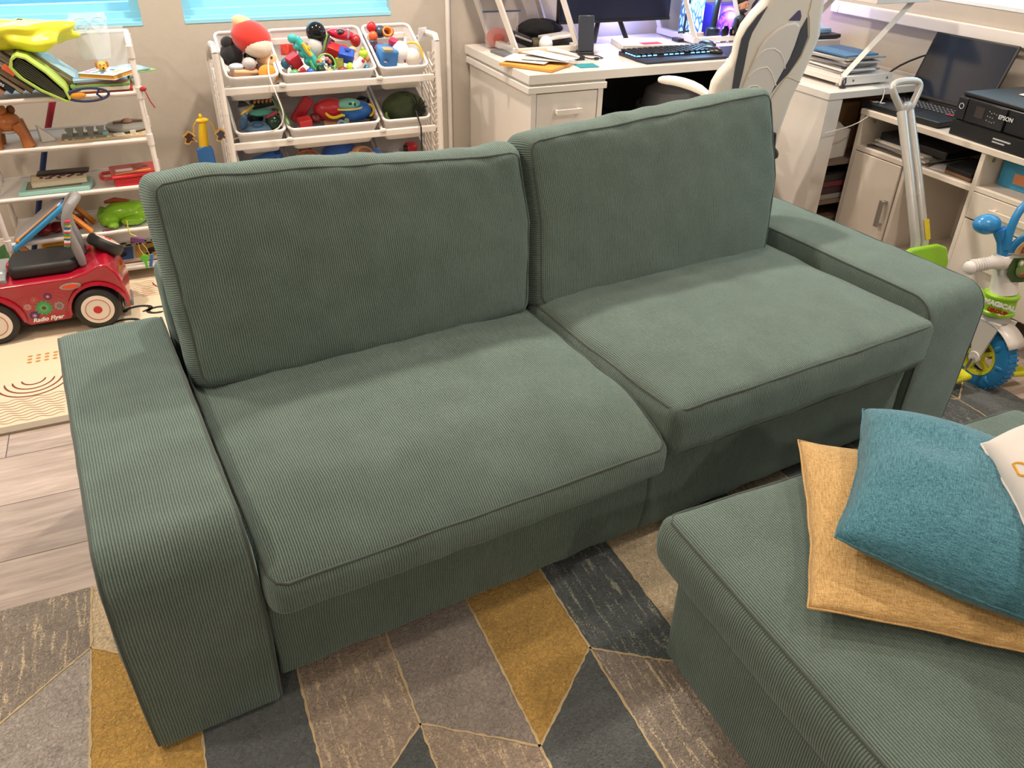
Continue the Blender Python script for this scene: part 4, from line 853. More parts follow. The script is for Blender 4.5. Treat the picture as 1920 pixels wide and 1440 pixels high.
toy('teether_toy','lime green and white bone shaped teether toy in the wide top bin','toy',(1.055,2.375,.755),[('green_end',MB().sph((.026,0,.036),(.020,.016,.018),14).sph((.024,0,.054),(.008,.008,.010),10),PL('b4d23a')),('green_end',MB().sph((-.034,-.004,-.014),(.017,.016,.022),14),PL('b4d23a')),('white_middle',MB().tube([(-.02,-.01,-.018),(.005,-.012,.0),(.022,-.01,.018)],[.017,.02,.018],14),PL('e4dede')),('red_button',MB().sph((.016,-.028,.014),(.008,.005,.008),10),PL('c0303c')),('blue_knob',MB().sph((.032,-.012,-.018),.014,12),PL('3a86ac'))])
toy('red_book_toy','glossy red toy book at the left of the wide top bin','toy',(.80,2.40,.775),[('block',MB().bx((0,0,0),(.05,.04,.055),(.2,-.5,.3)),PL('b01f2a'),.004)])
toy('toy_penguin','black and white small toy figure at the left corner of the wide bin','toy',(.775,2.37,.748),[('body',MB().sph((0,0,0),(.014,.014,.022),12,rot=(0,.3,0)),PL('16161a')),('belly',MB().sph((-.004,-.008,-.002),(.009,.009,.016),10,rot=(0,.3,0)),PL('e0dcdc'))])
toy('toy_turtle','green toy turtle with cream spots at the front left of the wide bin','toy',(.79,2.362,.738),[('shell',MB().sph((0,0,0),(.022,.018,.014),14),PL('4f9a5e')),('cream_spots',MB().sph((.024,-.002,0),(.014,.012,.012),12),PL('d6d9a8'))])
toy('blue_gem','small royal blue plastic cone toy at the front of the wide bin','toy',(.836,2.345,.722),[('cone',MB().sph((0,0,0),(.014,.012,.014),10),PL('1f46c0'))])
toy('yellow_duck','pale yellow and orange little toy behind the lime teether','toy',(1.05,2.43,.800),[('body',MB().sph((0,0,0),(.018,.015,.014),12),PL('ecc27a'))])
toy('striped_slide','green and violet striped toy strip standing beside the black toy head','toy',(.948,2.44,.83),[('strip',MB().bx((0,0,0),(.008,.02,.07),(0,.35,0)),PL('3f4a48'),.001),('green_strip',MB().bx((-.009,-.002,0),(.006,.02,.07),(0,.35,0)),PL('9ac46a'),.001)])
# right top bin
toy('toy_parrot','red and orange toy figure at the back left of the right top bin','toy',(1.150,2.48,.862),[('head',MB().sph((0,0,.014),(.021,.02,.022),14),PL('cc2026')),('body',MB().sph((.002,-.01,-.02),(.02,.02,.022),14),PL('e0683a')),('base',MB().bx((0,-.012,-.06),(.032,.03,.05)),PL('574a63'),.004)])
toy('stacking_cup','navy toy part with an orange cup at the back of the right top bin','toy',(1.20,2.50,.853),[('navy_part',MB().sph((-.012,0,0),(.034,.03,.026),16),PL('3b4258')),('orange_cup',MB().lathe([(.010,0),(.020,.0),(.022,.018),(.016,.018),(.013,.004)],20,TR((.015,-.022,-.004),(.9,0,0))),PL('e8862a')),('red_part',MB().sph((.032,.004,-.004),(.022,.02,.02),12),PL('c04430'))])
t=toy('toy_walker','blue and white rounded toy with a yellow handle in the right top bin','toy',(1.205,2.40,.775),[('blue_box',MB().bx((-.018,0,0),(.078,.075,.072),(.25,.1,.12)),PL('3a7fc4'),.010),('window',MB().bx((-.022,-.030,.028),(.044,.03,.014),(.25,.1,.12)),PL('a59a78'),.003),('white_body',MB().sph((.042,.0,.010),(.04,.04,.045),18),PL('e6e2e6')),('pink_knob',MB().cyl((.012,.012,.045),(.016,.004,.060),.017),PL('c43058')),('white_head',MB().sph((.088,-.012,-.008),(.037,.036,.036),20),PL('e9e0d6')),('yellow_handle',MB().tube([(.065,-.01,.045),(.095,-.02,.052),(.118,-.028,.040),(.128,-.034,.008),(.128,-.036,-.015)],.0062,8),PL('e3c34e'),0,1),('ear',MB().cyl((.07,.01,.04),(.074,.01,.065),.010),PL('ded6e0')),('switch',MB().bx((.048,-.04,-.02),(.006,.004,.012)),PL('7a2a30'))])
toy('paper_card','small printed white card clipped to the right side of the organizer','card',(1.345,2.40,.850),[('card',MB().bx((0,0,0),(.045,.002,.055),(.2,0,.5)),mt('e6e4ea',.6,vary=.2,scale=140))])
# middle row left
toy('toy_elephant','blue grey rounded plastic toy in the left bin of the middle row','toy',(.622,2.395,.535),[('body',MB().sph((0,0,-.008),(.062,.05,.026),20),PL('5d7fa0')),('side',MB().sph((-.056,-.005,.022),(.016,.02,.036),14,rot=(0,.3,0)),PL('49688a')),('ring',MB().tube([(-.006+.022*math.cos(a),-.03+.012*math.sin(a),.012+.006*math.sin(a)) for a in [2*PI*i/16 for i in range(16)]],.004,6,closed=True),PL('3f5c7c'))])
b=MB()
for i in range(10): b.cyl((-.03+.016*(i%5)+.006*(i//5),-.02+.02*(i//5),.006),(-.03+.016*(i%5)+.006*(i//5),-.024+.02*(i//5),.016),.0045,n=8)
toy('peg_toy','dark green peg toy with rows of orange pegs in the middle left bin','toy',(.655,2.45,.612),[('base',MB().bx((0,0,0),(.09,.05,.012),(.4,-.1,.1)),PL('1f3a2c'),.002),('peg',b,PL('cf8a5c')),('teal_wrap',MB().sph((-.012,-.045,-.028),(.05,.03,.014),14),PL('4f9a8c'))])
toy('yellow_stick','yellow toy hammer stick poking out of the middle left bin','toy',(.588,2.41,.600),[('stick',MB().cyl((-.028,-.02,-.016),(.03,.01,.012),.006),PL('c9a83a')),('black_fin',MB().prism([(-.02,0),(.03,.004),(.012,.02),(-.01,.03)],0,.006,TR((-.012,.02,.006),(1.2,0,0))),PL('16181a'))])
toy('bottle_toy','dark green shiny bottle-like toy in the middle left bin','toy',(.685,2.39,.545),[('body',MB().sph((0,0,0),(.034,.04,.036),16),mt('1c3a28',.15)),('red_part',MB().bx((-.005,-.008,.034),(.05,.02,.012),(0,-.4,0)),PL('a83a50'),.003)])
toy('green_strap','olive green strap hanging over the divider of the middle bins','strap',(0,0,0),[('strap',MB().tube([(.70,2.46,.64),(.715,2.40,.61),(.728,2.34,.575),(.734,2.30,.545)],[.006,.008,.009,.006],8),PL('5f8450'),0,1)])
# middle row centre
toy('red_slab','long red glossy plastic slab leaning at the left of the middle centre bin','toy',(.812,2.42,.580),[('slab',MB().bx((0,0,0),(.045,.035,.12),(.1,.62,0)),PL('a3202a'),.006)])
toy('red_cube','bright coral red cube block at the front of the middle centre bin','toy block',(.808,2.368,.540),[('cube',MB().bx((0,0,0),(.055,.04,.036),(.35,-.12,.1)),PL('d83a3c'),.004)])
t=toy('toy_ship','red and blue rounded toy ship with yellow hooks in the middle centre bin','toy',(.985,2.41,.565),[('red_hull',MB().sph((-.06,0,.01),(.07,.045,.045),20),PL('b62430')),('blue_hull',MB().sph((.04,0,-.005),(.085,.05,.044),22),PL('2766b8')),('teal_deck',MB().sph((.018,-.012,.024),(.056,.036,.026),20),PL('74b8a8')),('yellow_band',MB().tube([(.018+.060*math.cos(a),-.018+.040*math.sin(a),.014) for a in [PI+PI*i/14 for i in range(15)]],.004,6),PL('e2cf62')),
  ('yellow_hook',MB().tube([(.10,-.01,.02),(.125,-.02,.015),(.128,-.024,-.015),(.10,-.03,-.03)],.0075,8),PL('e6b62c'),0,1),('yellow_hook',MB().tube([(-.09,-.045,.01),(-.075,-.055,-.012),(-.045,-.055,-.016),(-.02,-.05,-.004),(-.006,-.048,-.014)],.0075,8),PL('e9c22c'),0,1),('face_mark',MB().bx((.02,-.046,.034),(.012,.004,.012),(.4,0,0)).bx((.04,-.045,.030),(.006,.004,.014),(.4,0,0)),PL('1a2a26')),('wooden_deck',MB().bx((-.03,-.03,-.05),(.13,.05,.008),(.3,.12,0)),PL('c89a72'),.001)])
toy('toy_gears','two small grey blue cog wheels against the toy ship','toy',(.955,2.345,.525),[('cog',MB().cyl((0,-.005,0),(0,.003,0),.018),PL('8fa3ad')),('cog_centre',MB().cyl((0,-.008,0),(0,0,0),.012),PL('3d607c')),('cog',MB().cyl((.024,-.002,.012),(.024,.004,.012),.011),PL('7c8c80'))])
toy('black_cap_toy','flat glossy black oval toy under the toy ship bow','toy',(1.06,2.355,.515),[('disc',MB().sph((0,0,0),(.03,.02,.010),16),mt('14161a',.25)),('disc',MB().sph((.04,.006,.004),(.022,.018,.012),14),mt('101114',.35))])
# middle row right: mesh bag
o=blob('mesh_bag','black net drawstring bag with green lining bulging from the middle right bin','mesh bag',(1.245,2.40,.562),(.098,.07,.062),mt('2e3d1c',.6,vary=.7,scale=26),.12,2.5,9)
MB().tube([(.085*math.cos(a)-.01,-.045+.02*math.cos(a),-.01+.05*math.sin(a)) for a in [PI*.95+PI*.95*i/18 for i in range(19)]],.0055,8).go('green_band',mt('5c7a34',.5),o)
b=MB()
for i in range(16):
    a=2*PI*i/16; b.tube([(.035,-.062,.004),(.035+.03*math.cos(a),-.060,.004+.024*math.sin(a)),(.01+.09*math.cos(a),-.03,.056*math.sin(a))],.0022,5)
b.go('net_cord',mt('12140f',.7),o); MB().sph((.036,-.064,.004),(.014,.010,.012),10).go('net_knot',mt('0d0e10',.8),o)
MB().tube([(.036,-.066,.0),(.036,-.135,-.06),(.033,-.142,-.16),(.028,-.142,-.26)],.0036,8).go('drawstring',mt('141416',.7),o)
# bottom row
def sorter():
    t=thing('shape_sorter','blue plastic shape sorter cube with cut-out shapes in the bottom left bin','toy',(.648,2.39,.362),0,None,(.5,-.22,.15))
    MB().bx((0,0,0),(.125,.09,.09)).go('cube',PL('3569b4'),t,bevel=.008)
    for i,(x,z) in enumerate([(-.03,.01),(.02,-.012),(.045,.022),(.048,-.02),(-.045,-.03)]):
        n=[5,3,4,4,6][i]; MB().prism([(.016*math.cos(2*PI*k/n+i),.016*math.sin(2*PI*k/n+i)) for k in range(n)],.0445,.0460,TR((x,z,0))).go('shape_hole',PL('173a80'),t)
sorter()
b=MB()
for i in range(9): a=-.9+1.8*i/8; b.tube([(.05*math.sin(a),-.02,-.03),(.044*math.sin(a),-.015,.015),(.03*math.sin(a),.02,.03)],.0025,5)
b.tube([(.05*math.cos(a_),-.005,.0+.03*math.sin(a_)) for a_ in [PI*i/12 for i in range(13)]],.0035,6)
toy('wire_basket','orange wire toy basket in the bottom centre bin','basket',(.805,2.40,.385),[('wire',b,PL('b0623a'))])
toy('beige_strap','beige fabric strap looped over the orange wire basket','strap',(.83,2.36,.375),[('strap',MB().tube([(-.04,0,-.03),(-.025,-.004,.005),(.0,-.004,.022),(.03,0,.010),(.06,.0,-.02)],.008,6),FZ('cdbba0'),0,1)])
toy('plush_blue','round blue plush with tan and brown head in the bottom centre bin','plush toy',(.955,2.43,.372),[('body',MB().sph((0,0,0),(.085,.06,.062),22),FZ('1f4fa0')),('tan_head',MB().sph((.085,-.035,-.002),(.058,.04,.042),20),FZ('c9935e')),('brown_patch',MB().sph((.095,-.055,.010),(.036,.026,.026),16),FZ('7d4f32')),('ear',MB().sph((.038,-.062,.004),(.026,.012,.024),14),FZ('dfae78')),('blue_cap',MB().sph((.150,-.035,-.010),(.034,.036,.034),18),FZ('3f74bc')),('pink_tongue',MB().sph((.125,-.075,.012),(.016,.010,.010),10),FZ('d87f80'))])
toy('toy_engine','small red and black toy engine in the bottom right bin','toy',(1.285,2.45,.362),[('body',MB().bx((0,0,0),(.05,.04,.045),(.3,0,.1)),PL('cc2f3e'),.005),('wheel',MB().cyl((-.034,-.01,.004),(-.026,-.01,.004),.018),PL('16120f')),('wheel',MB().cyl((-.026,-.02,-.014),(-.020,-.02,-.014),.013),PL('16120f'))])
toy('red_lid','round dark red lid in the bottom right bin','lid',(1.18,2.40,.318),[('lid',MB().lathe([(0,.008),(.028,.006),(.03,0),(0,0)],20,TR((0,0,0),(.4,0,0))),PL('a02028'))])  # dark red lid lying among the toys

for i,(x,y,z,r,c,l) in enumerate([(.80,2.44,.762,.030,'b5232c','dark red round toy under the red toy book in the wide bin'),(.875,2.44,.765,.028,'2f7f86','teal green toy ball deep in the wide top bin'),(.985,2.36,.735,.020,'7a3a2a','brown toy piece at the front of the wide top bin'),(1.01,2.44,.80,.026,'d0303a','red toy ball behind the blue star block'),(1.045,2.36,.735,.018,'3f8f5a','green toy ball under the lime teether'),(.90,2.42,.760,.022,'d9a02c','amber toy piece behind the bead maze'),(.855,2.36,.738,.018,'2b58b4','blue toy piece by the front lip under the turquoise toy'),
    (.60,2.42,.755,.030,'6a4a3a','brown plush lump under the black plush'),(1.17,2.43,.80,.026,'7a4a6a','purple toy lump under the red parrot toy'),(1.24,2.46,.81,.026,'b03a3a','dark red toy ball behind the white toy head'),(.90,2.44,.545,.032,'5a1f2a','maroon toy lump beneath the toy ship'),(1.08,2.46,.585,.030,'1a1a1f','black toy lump behind the toy ship bow'),(.62,2.44,.560,.034,'1d2a2a','dark toy lump beneath the teal wrap'),(.70,2.43,.575,.022,'2f5a3a','green toy lump by the bin divider')]):
    toy('toy_ball',l,'toy',(x,y,z),[('ball',MB().sph((0,0,0),(r,r*.85,r*.8),16),PL(c))])
for i,(x,y,z,r,c,l) in enumerate([(.775,2.42,.765,.026,'2f6a8a','slate blue toy chunk at the back left of the wide top bin'),(.80,2.50,.800,.028,'c8402f','orange red toy chunk at the rear left of the wide top bin'),(.86,2.48,.800,.028,'7a2634','wine red toy chunk behind the turquoise toy'),(.895,2.36,.742,.018,'1d3a28','dark green toy chunk under the bead maze hoop'),(.945,2.40,.765,.024,'2a2226','black toy chunk behind the bead maze'),
    (.985,2.40,.758,.022,'a3a84a','olive yellow toy chunk left of the lime teether'),(1.03,2.42,.770,.022,'8a3040','plum toy chunk below the blue star block'),(.96,2.48,.815,.026,'3c4a7a','navy toy chunk behind the red block'),(1.09,2.40,.765,.020,'d8863a','orange toy chunk at the right wall of the wide bin'),(.82,2.36,.738,.018,'9a2a30','crimson toy chunk between turtle and turquoise toy'),
    (.64,2.47,.790,.030,'4a3430','dark brown plush chunk under the red plush'),(.58,2.39,.745,.020,'8a6a50','tan plush chunk beside the beige vehicle'),(1.17,2.38,.765,.024,'364a7a','navy toy chunk left of the blue box toy'),(1.23,2.45,.790,.028,'a05a3a','copper toy chunk behind the white rounded toy'),(.86,2.40,.545,.030,'6a1f28','dark maroon chunk beneath the red slab'),(1.09,2.41,.545,.024,'22242a','charcoal chunk at the right of the toy ship')]):
    b=MB().bx((0,0,0),(r*1.9,r*1.5,r*1.5),(.4+i,.3*i,.7*i)) if i%2 else MB().sph((0,0,0),(r,r*.8,r*.9),12,rot=(i,0,i))
    toy('toy_piece',l,'toy',(x,y,z),[('piece',b,PL(c),.003 if i%2 else 0)])
# ================================================================ desk
DW=mt('dad4ce',.28,vary=.015,coat=.15); DK=mt('17181c',.35); BKP=mt('1a1b1f',.55)
def handle(parent,name,p0,p1,out=(0,-1,0),m=None,r=.006):
    p0,p1,o=Vector(p0),Vector(p1),Vector(out); d=(p1-p0).normalized()
    b=MB(); c=(p0+p1)/2+o*.026
    X=d; Z=o; Yv=Z.cross(X); R=Matrix((X,Yv,Z)).transposed().to_4x4(); R.translation=c
    l=(p1-p0).length; b.box(-l/2,l/2,-.011,.011,-.003,.003,R)
    for s in (-1,1): R2=R.copy(); R2.translation=(p0+p1)/2+d*(s*(l/2-.008))+o*.013; b.box(-.006,.006,-.008,.008,-.013,.013,R2)
    return b.go(name,m or mt('cfc9c2',.3),parent,bevel=.0015)
t=thing('desk','long white desk with drawer pedestal against the back wall','desk',(1.643,1.955,0))
MB().box(0,1.65,0,.725,.713,.75).go('desktop',DW,t,bevel=.002)
MB().box(.012,.36,.012,.70,.703,.713).go('riser',mt('c9c2ba',.4),t)
MB().box(-.004,.36,-.006,.70,.677,.703).go('pedestal_top',DW,t,bevel=.002)
MB().box(.012,.347,.02,.69,.03,.677).box(.012,.036,0,.02,.03,.677).box(.323,.347,0,.02,.03,.677).go('pedestal_body',DW,t,bevel=.001)
for z0_,z1_ in ((.47,.672),(.26,.462),(.04,.252)):
    d=MB().box(.039,.320,.002,.018,z0_,z1_).go('drawer',DW,t,bevel=.0015); zc_=(z0_+z1_)/2+.028; handle(d,'handle',(.121,.002,zc_),(.239,.002,zc_),(0,-1,0),DW)
MB().box(1.62,1.645,.02,.70,0,.713).go('end_panel',DW,t); 
MB().box(.36,1.62,.60,.615,.35,.713).go('back_panel',mt('1b1c22',.7),t)
def zhutch(label,x0,x1,yf,yb,zb,zt,lean):
    """slanted-leg shelf: base bars on the desk, sloping legs, top shelf"""
    t=thing('desk_hutch',label,'desk shelf',(0,0,0))
    for x in (x0,x1):
        MB().box(x-.014,x+.014,yf,yb,zb+.006,zb+.034).go('base_bar',DW,t,bevel=.002)
        MB().tube([(x,yf+.012,zb+.03),(x-lean*1.15,yf+.03,zt)],.014,4).go('slanted_leg',DW,t)
        MB().tube([(x,yb-.012,zb+.03),(x-lean*1.15,yb-.03,zt)],.014,4).go('rear_leg',DW,t)
    MB().box(x0+.013,x1-.013,yf,yf+.028,zb+.008,zb+.030).go('base_bar',DW,t,bevel=.002); MB().box(x0-.03-lean*1.15,x1+.02-lean*1.15,yf-.01,yb,zt,zt+.024).go('top_shelf',DW,t,bevel=.002)
    for x in (x0+.02,x1-.02): MB().cyl((x,yf+.02,zb),(x,yf+.02,zb+.008),.010,n=10).go('foot',mt('c9c4be',.4),t)
zhutch('white slanted leg shelf standing over the left end of the desk',1.755,2.06,2.33,2.66,.75,1.12,.12)
zhutch('white slanted leg shelf on the desk beside the blue glow',2.70,2.98,2.33,2.66,.75,1.14,.14)
# monitor
t=thing('monitor','large black computer monitor on the desk','monitor',(2.32,2.47,.75),-.03)
MB().box(-.295,.295,-.012,.02,.10,.44).go('housing',mt('131418',.35),t,bevel=.004)
MB().box(-.288,.288,-.0135,-.011,.115,.433).go('screen',mt('0f1630',.22,vary=.0),t)
MB().box(-.295,.295,-.015,-.010,.10,.113).go('lower_bezel',mt('0e0e10',.4),t)
MB().tube([(-.02,.05,.25),(-.05,.06,.12),(-.09,.02,.008)],.012).tube([(.02,.05,.25),(.05,.06,.12),(.09,.02,.008)],.012).box(-.03,.03,.02,.06,.10,.3).go('stand',DK,t)
# phone / speaker standing
toy('phone_stand','dark grey phone standing upright in a charging stand left of the keyboard','phone',(2.075,2.29,.75),[('phone',MB().bx((0,0,.085),(.072,.010,.150),(-.18,0,0)),mt('30343f',.3),.004),('base',MB().box(-.035,.035,-.03,.05,0,.012),mt('1a1b20',.5),.003)],-.25)
# keyboard
t=thing('keyboard','black gaming keyboard with blue glowing key edges on the white desk','keyboard',(2.43,2.10,.75),-.012)
MB().box(-.225,.225,-.035,.115,0,.018).go('case',DK,t,bevel=.003)
MB().prism([(-.215,-.115),(.20,-.115),(.225,-.035),(-.23,-.035)],0,.012).go('wrist_rest',mt('242a3e',.6),t,bevel=.004)
n=0
for r_ in range(6):
    for c_ in range(16):
        if r_==0 and c_ in (3,4,5,6,7): 
            if c_!=3: continue
            MB().bx((-.21+.028*5,-.022+.0235*r_,.024),(.13,.017,.010)).go('key',mt('14151a',.5),t,bevel=.002); continue
        MB().bx((-.21+.028*c_,-.022+.0235*r_,.024),(.020,.017,.010)).go('key',mt('14151a',.5),t,bevel=.002); n+=1
KG=mt('5aa8ff',.4,emit=5)
for c_ in range(16):
    if c_ in (4,9): continue
    MB().bx((-.21+.028*c_,-.0335,.0195),(.017,.003,.003)).go('key_glow',KG,t)
    if c_>9: MB().bx((-.21+.028*c_,-.010+.0235,.0195),(.017,.003,.003)).go('key_glow',KG,t)
for r_ in range(4): MB().bx((-.2225,-.02+.0235*r_,.0195),(.003,.014,.003)).go('key_glow',KG,t)
# mouse pad and mice
tag(MB().bx((2.72,2.12,.7515),(.30,.24,.003)).go('mouse_pad',mt('1a1d2c',.8),bevel=.001),'dark navy mouse pad at the right end of the desk','mouse pad')
toy('mouse','black computer mouse with small red light on the mouse pad','mouse',(2.615,2.085,.753),[('shell',MB().sph((0,0,.014),(.034,.058,.022),22),mt('14151a',.3)),('logo_light',MB().sph((.012,-.018,.033),(.005,.006,.003),8),mt('ff3a60',.4,emit=3))],.35)
toy('mouse','second black mouse behind the first one near the shelf foot','mouse',(2.71,2.25,.753),[('shell',MB().sph((0,0,.012),(.030,.05,.018),20),mt('1b1c22',.35))],.2)
# paper heap
def sheet(name,label,cat,c,d,rz,mat,k=.002,group=None,rot=None,bev=.0004):
    o=MB().bx((0,0,0),(d[0],d[1],k)).go(name,mat); o.location=c; o.rotation_euler=rot or (0,0,rz); return tag(o,label,cat,group)
PP=mt('e6e4e6',.7,vary=.04)
sheet('padded_envelope','orange brown padded envelope lying at the front left corner of the desk','envelope',(1.745,2.115,.757),(.17,.25,.010),.62,mt('cf9440',.6,vary=.1),.010)
sheet('padded_envelope','tan padded envelope behind the papers on the desk','envelope',(1.84,2.30,.768),(.13,.15,.006),.3,mt('c39a62',.6,vary=.1),.006)
sheet('letter','folded white letter on the orange padded envelope','paper',(1.74,2.17,.770),(.15,.20,.003),.75,PP,.003)
sheet('letter','printed white form lying on top of the envelopes','paper',(1.83,2.15,.782),(.12,.21,.002),.55,mt('e2e2ea',.7,vary=.25,scale=120),.002,None,(.05,.06,.55))
sheet('letter','grey lined page under the printed form','paper',(1.80,2.12,.776),(.10,.20,.002),.9,mt('b8b4b4',.7,vary=.2,scale=90),.002)
toy('white_remote','long white remote-like handset lying across the papers','remote',(1.905,2.19,.784),[('body',MB().tube([(-.035,.06,0),(-.01,.02,0),(.03,-.045,-.006),(.05,-.07,-.012)],[.013,.013,.009,.005],12),mt('ded5cb',.35))])
sheet('notepad','small teal square card at the front edge of the desk','card',(1.952,2.045,.752),(.085,.075,.003),-.12,mt('2f8f9f',.5),.003)
toy('adapter','small black adapter with cable loop on the desk','adapter',(1.985,2.17,.75),[('box',MB().box(-.02,.02,-.012,.012,0,.018),DK,.003),('plug',MB().box(.06,.08,-.03,-.018,.002,.012),DK,.002),('cable',MB().tube([(.02,0,.01),(.045,-.02,.006),(.062,-.024,.006)],.0025).tube([(.08,-.024,.006),(.11,-.01,.004),(.115,.05,.004),(.06,.09,.004),(.0,.08,.004),(-.06,.09,.004)],.0022),DK)])
toy('light_bulb','white round LED light bulb lying on the desk under the shelf','light bulb',(1.93,2.40,.75),[('globe',MB().sph((0,0,.034),(.032,.032,.034),22),mt('ece6e2',.25)),('socket',MB().cyl((.01,.03,.03),(.02,.062,.022),.016,.012),mt('b0a8a0',.4,metal=.4))])
o=blob('folded_clothes','black folded cloth heap under the left desk shelf','cloth',(1.965,2.55,.822),(.115,.07,.045),mt('101014',.9,vary=.2),.2,3,2)
toy('document_box','black card reader box under a white tray by the bulb','device',(2.02,2.44,.75),[('box',MB().box(-.07,.05,-.05,.06,0,.048),mt('15161a',.4),.003),('white_tray',MB().bx((-.02,-.01,.058),(.15,.09,.012),(0,-.06,.1)),mt('e3dedb',.4),.003)])
toy('zip_bag','clear zip bag of pink salt with blue zip strip at the desk left end','bag',(1.78,2.56,.75),[('pink_fill',MB().sph((-.02,0,.042),(.055,.03,.045),16).sph((.03,.02,.06),(.03,.02,.02),12),mt('cf6a5c',.6,vary=.2,scale=60)),('bag',MB().bx((0,0,.075),(.15,.05,.15)),mt('f4eef0',.1,alpha=.22,vary=0),.01),('zip_strip',MB().box(-.09,.09,-.003,.003,.150,.156),mt('3f5378',.4))],-.1)
toy('dark_device','black rounded handheld device leaning behind the slanted leg','device',(1.82,2.43,.75),[('body',MB().bx((0,0,.055),(.11,.05,.035),(.4,.35,.1)),mt('101113',.3),.010),('band',MB().bx((.0,-.026,.06),(.09,.004,.006),(.4,.35,.1)),mt('b9b9bb',.3)),('camo_part',MB().sph((.075,.01,.03),(.035,.03,.026),14),mt('5a5240',.7,vary=.5,scale=60))])
toy('notebook','flat grey laptop-like folder under the padded envelopes','notebook',(1.80,2.38,.75),[('cover',MB().box(-.11,.09,-.10,.09,0,.012),mt('66666a',.5),.002)],.1)
# magazine
a=MB().mat(0).bx((.02,-.05,.0228),(.10,.05,.001),(0,0,.2))
art_mats=[mt('cc4450',.5),mt('c02c38',.5)]
book('white magazine with red print behind the keyboard',(2.43,2.37,.75),(.26,.20,.022),mt('dcdade',.5),pages='c9c3bb',rot=(0,0,-.25),spine='-x',art=a)
toy('webcam_stand','thin black microphone stand on the desk right of the monitor','microphone',(2.70,2.44,.75),[('base',MB().box(-.045,.045,-.03,.03,0,.016),DK,.003),('stem',MB().tube([(0,0,.016),(.004,0,.12),(.02,0,.20)],.005),DK),('clip',MB().tube([(-.03,0,.04),(.03,0,.045)],.005),DK)])
toy('black_lamp','black cylinder desk lamp post in front of the glowing panel','lamp',(2.86,2.42,.75),[('base',MB().lathe([(0,0),(.036,0),(.036,.055),(.026,.062),(0,.062)],24),DK),('post',MB().cyl((0,0,.06),(.02,.0,.42),.017),DK)])
# violet lamp panels behind
def panel(name,label,c,d,mat,rz=0):
    o=MB().box(-d[0]/2,d[0]/2,-d[1]/2,d[1]/2,0,d[2]).go(name,mat,bevel=.002); o.location=c; o.rotation_euler=(0,0,rz); return tag(o,label,'lamp')
m,nt,p,N,L_=nodes('leaf_lamp'); tc=N('TexCoord'); vo=N('TexVoronoi',feature='DISTANCE_TO_EDGE'); vo.inputs['Scale'].default_value=38; mp=N('Mapping'); mp.inputs['Scale'].default_value=(1.4,1,.5); L_(tc.outputs['Object'],mp.inputs[0]); L_(mp.outputs[0],vo.inputs[0])
rr=N('MapRange'); rr.inputs[1].default_value=.10; rr.inputs[2].default_value=.16; L_(vo.outputs[0],rr.inputs[0]); mx=N('Mix',data_type='RGBA'); mx.inputs[6].default_value=lin('3a5a86'); mx.inputs[7].default_value=lin('a8e0ff'); L_(rr.outputs[0],mx.inputs[0]); L_(mx.outputs[2],p.inputs['Base Color']); L_(mx.outputs[2],p.inputs['Emission Color']); p.inputs['Emission Strength'].default_value=.75
LEAF=m
t=thing('box_lamp','pale blue glowing box lamp with leaf pattern beside the monitor','lamp',(2.785,2.51,.75)); MB().box(-.042,.042,-.04,.04,.03,.36).go('glowing_panel',LEAF,t); MB().box(-.055,.055,-.045,.045,0,.03).go('wooden_base',mt('caa088',.5),t,bevel=.002)
m,nt,p,N,L_=nodes('tree_glow'); tc=N('TexCoord'); nz=N('TexNoise'); nz.inputs['Scale'].default_value=30; nz.inputs['Detail'].default_value=6; nz.inputs['Distortion'].default_value=2; L_(tc.outputs['Object'],nz.inputs[0]); rr=N('MapRange'); rr.inputs[1].default_value=.42; rr.inputs[2].default_value=.6; L_(nz.outputs['Fac'],rr.inputs[0]); mx=N('Mix',data_type='RGBA'); mx.inputs[6].default_value=lin('2a12b8'); mx.inputs[7].default_value=lin('d868e8'); L_(rr.outputs[0],mx.inputs[0]); L_(mx.outputs[2],p.inputs['Emission Color']); p.inputs['Base Color'].default_value=lin('3a2a90'); p.inputs['Emission Strength'].default_value=.9
t=thing('picture_lamp','glowing violet picture box lamp on the desk','lamp',(2.955,2.49,.75),-.1); MB().box(-.09,.09,-.05,.05,.008,.155).go('case',mt('2a1f9a',.3,emit=.5),t,bevel=.003); MB().sph((.01,-.052,.075),(.058,.008,.055),20).go('tree_picture',m,t); MB().box(-.095,.095,-.055,.055,0,.010).go('base',mt('d9a89a',.4),t)
t=thing('flower_ball','pink and white flower bunch decoration above the violet lamp','decoration',(3.08,2.58,.75)); MB().cyl((0,0,0),(0,0,.20),.006).go('stem',mt('6a6ab0',.5),t); b=MB()
for i in range(46): a=i*2.4; r_=.048*math.sqrt(i/46); b.mat(i%2).sph((r_*math.cos(a),-.02+.3*r_,.235+r_*math.sin(a)*.8),.010,8)
b.go('blossoms',[mt('c05a8a',.6),mt('e0a8c8',.6)],t)
for i,(x,l) in enumerate(((3.02,'round dark photo disc standing at the left by the figurine'),(3.07,'round photo disc with a face print standing by the figurine'))):
    toy('photo_disc',l,'photo disc',(x-.145,2.34,.75),[('disc',MB().cyl((0,0,.048),(0,.006,.048),.028,n=24),mt('14161e',.3)),('stand',MB().box(-.012,.012,-.005,.015,0,.02),mt('8a8aa8',.4),.002)]+([('print',MB().sph((0,-.001,.05),(.014,.002,.016),12),mt('d8b0a8',.5))] if i else []),.3)
